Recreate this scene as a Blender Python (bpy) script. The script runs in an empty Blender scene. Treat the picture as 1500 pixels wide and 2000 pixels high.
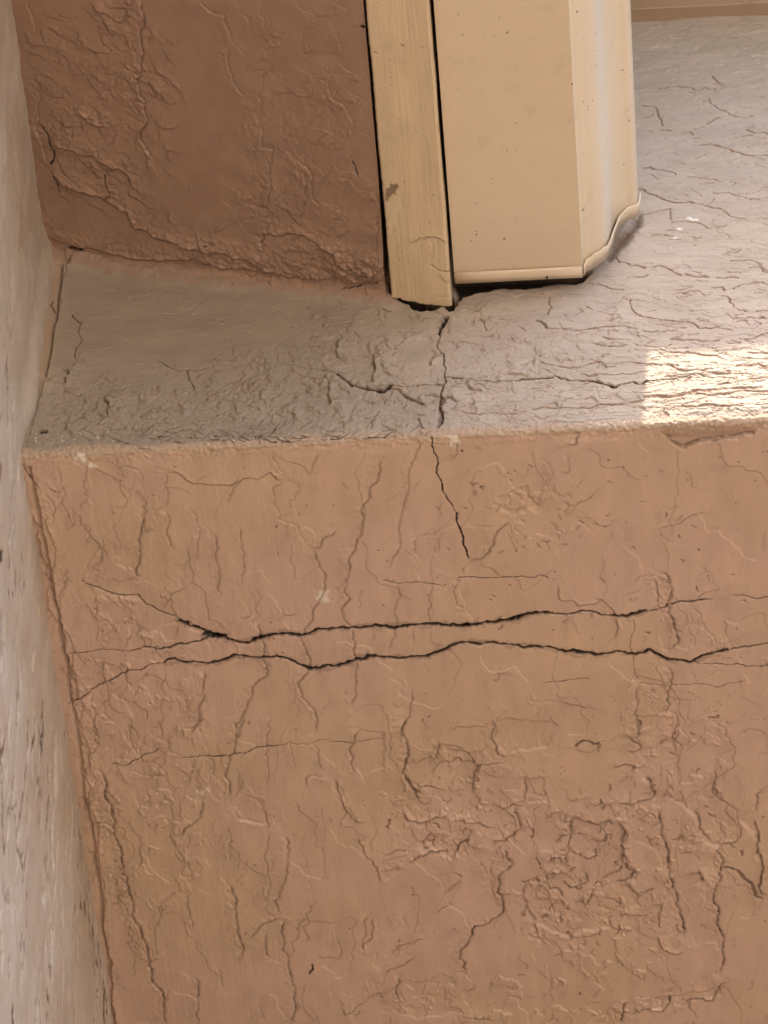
import bpy, math, random
import numpy as np
from mathutils import Matrix, Vector

# ------------------------------------------------------------------ camera
R_ = math.radians
ELEV, YAW, ROLL = R_(51.508), R_(-5.294), R_(1.461)
FPX = 8000.0                                  # focal length in pixels of a 1500 x 2000 frame
H = 3.60                                      # height of the beam's underside
fw = np.array([math.sin(YAW)*math.cos(ELEV), math.cos(YAW)*math.cos(ELEV), math.sin(ELEV)])
rt = np.array([math.cos(YAW), -math.sin(YAW), 0.0])
up = np.cross(rt, fw)
c_, s_ = math.cos(ROLL), math.sin(ROLL)
CR, CU, CF = c_*rt + s_*up, -s_*rt + c_*up, fw

def ray(x, y):
    d = (x-750.0)*CR - (y-1000.0)*CU + FPX*CF
    return d/np.linalg.norm(d)
CAM = np.array([0.0, 0.0, H]) - 2.70*ray(750, 856)

def hit(x, y, p0, n):
    d = ray(x, y)
    return CAM + d*(np.dot(p0-CAM, n)/np.dot(d, n))

scene = bpy.context.scene
col = scene.collection
cam_d = bpy.data.cameras.new('camera'); cam = bpy.data.objects.new('camera', cam_d); col.objects.link(cam)
cam_d.sensor_fit = 'VERTICAL'; cam_d.sensor_height = 36.0; cam_d.lens = FPX/2000*36.0
cam_d.clip_start = 0.05; cam_d.clip_end = 2000
m = Matrix.Identity(4)
for i in range(3):
    m[i][0], m[i][1], m[i][2], m[i][3] = CR[i], CU[i], -CF[i], CAM[i]
cam.matrix_world = m
scene.camera = cam

# ------------------------------------------------------------------ key points of the place
NY = np.array([0, 1.0, 0]); NZ = np.array([0, 0, 1.0]); NX = np.array([1.0, 0, 0])
O_W = np.array([0, 0, 0.0])
O_L = np.array([0, 0, H])
def onW(x, y): return hit(x, y, O_W, NY)
def onL(x, y): return hit(x, y, O_L, NZ)
XL = onL(47, 895)[0]*0.5 + onL(220, 2000)[0]*0.5            # the left wall's plane
pa, pb = onW(95, 505), onW(765, 588)                        # porch ceiling meets the beam
SK = (pb[2]-pa[2])/(pb[0]-pa[0])
S_U = np.array([1.0, 0, SK]); S_U /= np.linalg.norm(S_U)
N_S = np.cross(S_U, NY)                                     # points up
if N_S[2] < 0: N_S = -N_S
def onS(x, y): return hit(x, y, pa, N_S)
GAP = 0.013                                                 # gutter end to the beam
def onG(x, y): return hit(x, y, np.array([0, -GAP, 0]), NY)
Z_TRIM = onW(1360, 36)[2]                                   # underside of the trim above the beam

# ------------------------------------------------------------------ light
S_CORN = onW(1268, 690)                                     # corner of the sun patch
S_LOW = onW(1257, 828)
Z_EAVE = Z_TRIM + 0.035
P_EAVE = 0.20  # reach of the added eave slab, set to cut the sun patch
dxdz = (S_CORN[0]-S_LOW[0])/(S_CORN[2]-S_LOW[2])            # slant of the patch's left side
tan_e = (Z_EAVE-S_CORN[2])/P_EAVE
sd = np.array([-tan_e*dxdz, 1.0, -tan_e]); sd /= np.linalg.norm(sd)   # direction the sunlight travels
X_CORN = S_CORN[0] - sd[0]/sd[1]*P_EAVE
sun_el = math.asin(-sd[2]); sun_dir = Vector(-sd)

world = bpy.data.worlds.new('World'); scene.world = world; world.use_nodes = True
wn = world.node_tree.nodes; wl = world.node_tree.links
bg = wn['Background']; bg.inputs['Strength'].default_value = 0.15
sky = wn.new('ShaderNodeTexSky'); sky.sky_type = 'NISHITA'; sky.sun_disc = False
sky.sun_elevation = sun_el
sky.sun_rotation = math.atan2(sun_dir.x, sun_dir.y)
sky.dust_density = 3.0; sky.ozone_density = 0.6; sky.air_density = 0.8
wl.new(sky.outputs[0], bg.inputs[0])
sun_d = bpy.data.lights.new('sun', 'SUN'); sun_d.energy = 2.0; sun_d.angle = R_(0.5); sun_d.color = (1.0, 0.87, 0.68)
sun = bpy.data.objects.new('sun', sun_d); col.objects.link(sun)
sun.rotation_euler = Vector(sd).to_track_quat('-Z', 'Y').to_euler()
sun.location = (0, -6, 9)

scene.view_settings.view_transform = 'Standard'; scene.view_settings.look = 'None'
scene.view_settings.exposure = 2.28
scene.view_settings.gamma = 1.0
scene.render.engine = 'CYCLES'
scene.cycles.use_denoising = True
scene.cycles.max_bounces = 8; scene.cycles.diffuse_bounces = 6
scene.cycles.sample_clamp_indirect = 6.0

# ------------------------------------------------------------------ helpers
rng = np.random.default_rng(7)
random.seed(7)

def tag(o, label=None, cat=None, group=None, kind='thing'):
    if label: o['label'] = label
    if cat: o['category'] = cat
    if group: o['group'] = group
    if kind: o['kind'] = kind
    return o

def empty(name, loc, label, cat):
    o = bpy.data.objects.new(name, None); col.objects.link(o); o.location = loc
    o.empty_display_size = 0.1
    return tag(o, label, cat)

def mesh_obj(name, verts, faces, mat, parent=None, smooth=False):
    me = bpy.data.meshes.new(name)
    v = np.asarray(verts, dtype=float)
    if parent is not None: v = v - np.array(parent.location)
    me.from_pydata([tuple(p) for p in v], [], [tuple(f) for f in faces])
    me.materials.append(mat)
    if smooth:
        me.polygons.foreach_set('use_smooth', [True]*len(me.polygons))
    me.update()
    o = bpy.data.objects.new(name, me); col.objects.link(o)
    if parent is not None: o.parent = parent
    return o

def box(name, lo, hi, mat, parent=None, bevel=0.0):
    x0, y0, z0 = lo; x1, y1, z1 = hi
    v = [(x0,y0,z0),(x1,y0,z0),(x1,y1,z0),(x0,y1,z0),(x0,y0,z1),(x1,y0,z1),(x1,y1,z1),(x0,y1,z1)]
    f = [(0,3,2,1),(4,5,6,7),(0,1,5,4),(1,2,6,5),(2,3,7,6),(3,0,4,7)]
    o = mesh_obj(name, v, f, mat, parent)
    if bevel:
        b = o.modifiers.new('bevel', 'BEVEL'); b.width = bevel; b.segments = 2
    return o

_lat = {}
def vnoise(s, t, sc_s, sc_t, seed):
    """gradient noise, about -1..1, over arrays s and t (broadcast), feature size sc_s, sc_t in metres"""
    if seed not in _lat:
        an = np.random.default_rng(seed).uniform(0, 2*np.pi, (256, 256))
        _lat[seed] = (np.cos(an).astype(np.float32), np.sin(an).astype(np.float32))
    GX, GY = _lat[seed]
    ca, sa = math.cos(0.5+seed), math.sin(0.5+seed)
    if sc_s == sc_t:                                   # turned lattice, so its axes never show
        a, b = (s*ca-t*sa)/sc_s+1000.37, (s*sa+t*ca)/sc_t+1000.71
    else:
        a, b = s/sc_s+1000.37, t/sc_t+1000.71
    a, b = np.broadcast_arrays(a, b)
    ia = np.floor(a).astype(np.int32); ib = np.floor(b).astype(np.int32)
    fa = (a-ia).astype(np.float32); fb = (b-ib).astype(np.float32)
    ua = fa*fa*fa*(fa*(fa*6-15)+10); ub = fb*fb*fb*(fb*(fb*6-15)+10)
    ia &= 255; ib &= 255; ja = (ia+1) & 255; jb = (ib+1) & 255
    v = ((GX[ia, ib]*fa + GY[ia, ib]*fb)*(1-ua) + (GX[ja, ib]*(fa-1) + GY[ja, ib]*fb)*ua)*(1-ub) \
      + ((GX[ia, jb]*fa + GY[ia, jb]*(fb-1))*(1-ua) + (GX[ja, jb]*(fa-1) + GY[ja, jb]*(fb-1))*ua)*ub
    return v*1.45

def fbm(s, t, sc_s, sc_t, seed, octv=4, gain=0.5):
    out = 0; a = 1.0; tot = 0
    for k in range(octv):
        out = out + a*vnoise(s + 0.37*k*sc_s, t + 0.61*k*sc_t, sc_s/2**k, sc_t/2**k, seed*10+k); tot += a; a *= gain
    return out/tot

def sst(e0, e1, x):
    u = np.clip((x-e0)/(e1-e0), 0, 1); return u*u*(3-2*u)

def roughen(P, amp=0.13, seg=0.0022, r=random):
    P = [np.array(p, float) for p in P]
    for _ in range(6):
        Q = [P[0]]; ch = False
        for a, b in zip(P[:-1], P[1:]):
            d = b-a; l = np.hypot(*d)
            if l > seg:
                n = np.array([-d[1], d[0]])
                Q.append((a+b)/2 + n*r.gauss(0, amp)); ch = True
            Q.append(b)
        P = Q
        if not ch: break
    return P

class Field:
    def __init__(self, s, t):
        self.s, self.t = s, t
        self.S, self.T = s[:, None], t[None, :]
        sh = (len(s), len(t))
        self.h = np.zeros(sh, np.float32)
        self.w = np.zeros(sh + (4,), np.float32)       # r dirt, g undercoat, b pale plaster, a spare
        self.wid = None
        self.rg = np.zeros(sh, np.float32)             # roughness left by broken coats
    def noises(self):
        self.wid = 1 + 0.75*fbm(self.S, self.T, 0.004, 0.004, 91, 2) + 0.5*fbm(self.S, self.T, 0.02, 0.02, 92, 2)
        self.wid = np.clip(self.wid, 0.15, 2.2)
        self.grain = fbm(self.S, self.T, 0.0016, 0.0016, 93, 2)
    def rng_(self, P, R):
        P = np.array(P)
        i0, i1 = np.searchsorted(self.s, [P[:,0].min()-R, P[:,0].max()+R])
        j0, j1 = np.searchsorted(self.t, [P[:,1].min()-R, P[:,1].max()+R])
        return i0, i1, j0, j1
    def dist(self, P, R):
        """distance and signed side to a polyline within R"""
        i0, i1, j0, j1 = self.rng_(P, R)
        if i1-i0 < 2 or j1-j0 < 2: return None
        D = np.full((i1-i0, j1-j0), 1e3, np.float32); G = np.zeros_like(D)
        for a, b in zip(P[:-1], P[1:]):
            k0, k1 = np.searchsorted(self.s, [min(a[0],b[0])-R, max(a[0],b[0])+R]) - i0
            l0, l1 = np.searchsorted(self.t, [min(a[1],b[1])-R, max(a[1],b[1])+R]) - j0
            k0, l0 = max(k0, 0), max(l0, 0)
            if k1 <= k0 or l1 <= l0: continue
            d = b-a; L2 = d@d + 1e-14
            x = self.s[i0+k0:i0+k1][:, None]-a[0]; y = self.t[j0+l0:j0+l1][None, :]-a[1]
            u = np.clip((x*d[0]+y*d[1])/L2, 0, 1)
            dx = x-u*d[0]; dy = y-u*d[1]
            q = np.sqrt(dx*dx+dy*dy)
            sg = np.sign(d[0]*y - d[1]*x)
            sub = D[k0:k1, l0:l1]; mk = q < sub
            sub[mk] = q[mk]; G[k0:k1, l0:l1][mk] = sg[mk]
        return (slice(i0, i1), slice(j0, j1)), D, G
    def crack(self, P, w, depth=0.0015, dirt=1.0, red=0.0, white=0.0, amp=0.075):
        P = roughen(P, amp)
        r = self.dist(P, w*3.2+0.0008)
        if r is None: return
        sl, D, G = r
        ww = w*(self.wid[sl] if w < 0.0007 else np.clip(self.wid[sl], 0.4, 1.8))
        g = 1-sst(0.55, 1.25, D/ww)
        self.h[sl] -= depth*g
        W = self.w[sl]
        W[..., 0] = np.maximum(W[..., 0], g*dirt)
        W[..., 1] = np.maximum(W[..., 1], g*red)
        W[..., 2] = np.maximum(W[..., 2], g*white)
    def edge(self, P, lip, hint, dirt=0.35, amp=0.09, decay=0.006, band=1.0):
        """a broken paint edge: high on the hinted side, falling off slowly behind it"""
        P = roughen(P, amp if decay < 0.02 else 0.015)
        A = np.array(P); d = np.diff(A, axis=0)
        n = np.stack([-d[:, 1], d[:, 0]], 1).sum(0) if hint is not None else np.zeros(2)
        sgn = 1.0 if (n @ hint) >= 0 else -1.0
        R = decay*2.5
        r = self.dist(P, R)
        if r is None: return
        sl, D, G = r
        sd_ = np.where(D > 1, 1.0, D*G*sgn)           # positive on the high side
        end = 1.0
        a = np.exp(-np.maximum(sd_, 0)/decay)*sst(-0.0012, 0.0003, sd_)*(1-sst(R*0.6, R, D))
        # fade towards the line's ends
        e0, e1 = A[0], A[-1]
        S, T = self.S[sl[0]], self.T[:, sl[1]]
        q = np.minimum(np.hypot(S-e0[0], T-e0[1]), np.hypot(S-e1[0], T-e1[1]))
        ln = np.hypot(*d.T).sum()
        fade = sst(0.0, min(0.006, 0.22*ln), q)
        wv = np.clip(self.wid[sl], 0.8, 1.25) if decay < 0.02 else 1.0
        self.h[sl] += lip*a*fade*wv
        g = np.exp(-((sd_+0.00085)/np.where(sd_ < -0.00085, 0.00090*band, 0.00050))**2)*fade
        self.h[sl] -= 0.3*lip*g
        q_ = self.rg[sl]
        if lip > 0.0010: np.maximum(q_, sst(-0.009, -0.003, sd_)*(sd_ < 0)*(D < R)*fade*min(lip/0.0015, 1), out=q_)
        q_ *= 1-0.7*(sd_ >= 0)*(1-sst(0.0, R, D))*fade
        W = self.w[sl]; W[..., 0] = np.maximum(W[..., 0], g*dirt*np.clip(self.wid[sl], 0.35, 1.3))  # brown foot of the step: grime and painted shading together
    def poly(self, P, dh, soft=0.0006, dirt=0.0, red=0.0, white=0.0, amp=0.12, rough=0.0):
        P = roughen(P + [P[0]], amp)
        r = self.dist(P, 0.02)
        if r is None: return
        sl, D, G = r
        S = np.broadcast_to(self.S[sl[0]], D.shape); T = np.broadcast_to(self.T[:, sl[1]], D.shape)
        ins = np.zeros(D.shape, bool)
        for a, b in zip(P[:-1], P[1:]):
            c = (a[1] > T) != (b[1] > T)
            if not c.any(): continue
            xi = (b[0]-a[0])*(T-a[1])/(b[1]-a[1]+1e-15)+a[0]
            ins ^= c & (S < xi)
        m_ = np.where(ins, 0.5+0.5*np.minimum(D/soft, 1), 0.5-0.5*np.minimum(D/soft, 1))
        m_ = m_*m_*(3-2*m_)
        self.h[sl] += dh*m_
        W = self.w[sl]
        if rough: self.rg[sl] = np.maximum(self.rg[sl], m_*rough)
        if dirt: W[..., 0] = np.maximum(W[..., 0], m_*dirt)
        if red: W[..., 1] = np.maximum(W[..., 1], m_*red)
        if white: W[..., 2] = np.maximum(W[..., 2], m_*white)
    def pit(self, p, r, depth, dirt=0.8, red=0.0, white=0.0):
        ang = random.uniform(0, 3.14); l = r*random.uniform(0.2, 1.6)
        q = np.array([math.cos(ang), math.sin(ang)])*l
        self.crack([np.array(p)-q, np.array(p)+q], r, depth, dirt, red, white, amp=0.3)

def axis(lo, hi, step, ext_lo, ext_hi, n_ext=24):
    core = np.arange(lo, hi+step*0.5, step)
    def side(L):
        if L <= 0: return np.array([])
        u = np.linspace(0, 1, n_ext+1)[1:]
        k = step*n_ext
        return step*n_ext*u + max(L-k, 0)*u**3
    a = core[0]-side(ext_lo)[::-1] if ext_lo > 0 else np.array([])
    b = core[-1]+side(ext_hi) if ext_hi > 0 else np.array([])
    return np.concatenate([a, core, b])

def build_grid(name, F, posfn, mat, parent, skirt=None, flip=False):
    """posfn(S, T, h) -> (n, m, 3) world positions"""
    P = posfn(F.S, F.T, F.h).astype(np.float64)
    n, k = F.h.shape
    off = np.array(parent.location) if parent is not None else np.zeros(3)
    V = (P-off).reshape(-1, 3)
    idx = np.arange(n*k).reshape(n, k)
    q = np.stack([idx[:-1, :-1], idx[1:, :-1], idx[1:, 1:], idx[:-1, 1:]], -1).reshape(-1, 4)
    w = F.w.reshape(-1, 4)
    if skirt is not None:
        ring = np.concatenate([idx[:, 0], idx[-1, 1:], idx[-2::-1, -1], idx[0, -2:0:-1]])
        base = len(V)
        V = np.concatenate([V, V[ring]+np.array(skirt)])
        w = np.concatenate([w, w[ring]])
        m_ = len(ring); a = np.arange(m_); b = (a+1) % m_
        sq = np.stack([ring[b], ring[a], base+a, base+b], -1)
        q = np.concatenate([q, sq])
    if flip: q = q[:, ::-1]
    me = bpy.data.meshes.new(name)
    me.vertices.add(len(V)); me.vertices.foreach_set('co', V.astype(np.float32).ravel())
    me.loops.add(len(q)*4); me.loops.foreach_set('vertex_index', np.ascontiguousarray(q).astype(np.int32).ravel())
    me.polygons.add(len(q))
    me.polygons.foreach_set('loop_start', np.arange(0, len(q)*4, 4, dtype=np.int32))
    sm = np.ones(len(q), dtype=bool)
    if skirt is not None: sm[-m_:] = False
    me.polygons.foreach_set('use_smooth', sm)
    me.update(calc_edges=True)
    at = me.attributes.new('wear', 'FLOAT_COLOR', 'POINT')
    at.data.foreach_set('color', np.clip(w, 0, 1).astype(np.float32).ravel())
    me.materials.append(mat)
    o = bpy.data.objects.new(name, me); col.objects.link(o)
    if parent is not None: o.parent = parent
    return o

# ------------------------------------------------------------------ traced cracks and paint edges
TILES = {'0': (0, 0, 1), '1': (650, 0, 1.765), '2': (0, 0, 1.875), '3': (0, 800, 2), '4': (750, 800, 2), '5': (0, 1400, 2), '6': (750, 1400, 2),
         'A': (1200, 150, 5), 'B': (1150, 500, 4.286), 'C': (850, 560, 4.286), 'D': (550, 560, 4.286), 'E': (0, 480, 3.75), 'P': (680, 380, 6.25)}
HINT = {'l': (-1, 0), 'r': (1, 0), 'u': (0, -1), 'd': (0, 1)}
PXM = 0.00034

def parse(text):
    out = []
    for ln in text.strip().splitlines():
        ln = ln.strip()
        if not ln or ln[0] == '#': continue
        head, body = ln.split('|')
        hd = head.split()
        ox, oy, k = TILES[hd[0]]
        pts = [tuple(float(c) for c in p.split(',')) for p in body.split()]
        pts = [(ox+x/k, oy+y/k) for x, y in pts]
        out.append((hd[1], hd[2:], pts))
    return out

def apply_traced(F, text, to_st, lip=0.0012):
    """kinds: c width dirt depth(mm) (dark crack) | r width amount (undercoat shows) | e side lipfactor (paint edge) | p depth(mm) (sunk patch) | w (pale chip)"""
    for kind, a, pts in parse(text):
        st = [np.array(to_st(x, y)) for x, y in pts]
        if kind == 'c':
            wd = float(a[0])*PXM*0.5
            if wd > 0.0008 and float(a[1]) >= 0.9:
                wd *= 1.15; F.crack(st, wd*1.9, 0.0002, 0.22, amp=0.1)
            F.crack(st, wd, float(a[2])*0.001 if len(a) > 2 else 0.0015, float(a[1]))
            if wd > 0.0006 and float(a[1]) >= 0.9:      # crumbled rim
                for q0, q1 in zip(st[:-1], st[1:]):
                    for _ in range(int(np.hypot(*(q1-q0))/0.0011)+1):
                        if random.random() < 0.45: continue
                        p = q0+(q1-q0)*random.random()+np.array([random.gauss(0, wd*.9), random.gauss(0, wd*.9)])
                        F.pit(p, random.uniform(.25, .9)*PXM, 0.001, random.uniform(.5, 1))
        elif kind == 'r':
            F.crack(st, float(a[0])*PXM*0.5, 0.0007, float(a[2]) if len(a) > 2 else 0.25, red=float(a[1]))
        elif kind == 'e':
            mx, my = np.mean([p[0] for p in pts]), np.mean([p[1] for p in pts])
            hx, hy = HINT[a[0]]
            hv = np.array(to_st(mx+hx*10, my+hy*10)) - np.array(to_st(mx, my))
            k = float(a[1]) if len(a) > 1 else 1.0
            F.edge(st, lip*k, hv, dirt=min(0.32*k, 0.5), decay=float(a[2])*0.001 if len(a) > 2 else 0.006, band=min(max(k, .8), 1.7) if lip < 0.001 else 1.0)
        elif kind == 'p':
            F.poly(st, -float(a[0])*0.001, dirt=0.12)
        elif kind == 'q':                              # recess where the top coat is gone, rough inside
            F.poly(st, -float(a[0])*0.0017, soft=0.0012, rough=2.4, amp=0.09)
        elif kind == 'w':
            F.poly(st, 0.0003, white=0.7, amp=0.3)

def scatter(F, to_st, rect, n, ang, spread, length, fn, dens=None, wob=0.35):
    """n little strokes in a pixel rectangle (x0, y0, x1, y1); ang in degrees on the photograph"""
    k = 0; tries = 0
    while k < n and tries < n*20:
        tries += 1
        x = random.uniform(rect[0], rect[2]); y = random.uniform(rect[1], rect[3])
        if dens is not None and random.random() > dens(x, y): continue
        k += 1
        a = R_(ang + random.gauss(0, spread)); L = random.uniform(*length)
        pts = [(x, y)]
        m_ = random.randint(2, 5)
        for _ in range(m_):
            a += random.gauss(0, wob)
            x += math.cos(a)*L/m_; y += math.sin(a)*L/m_
            pts.append((x, y))
        fn([np.array(to_st(*p)) for p in pts])

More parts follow.
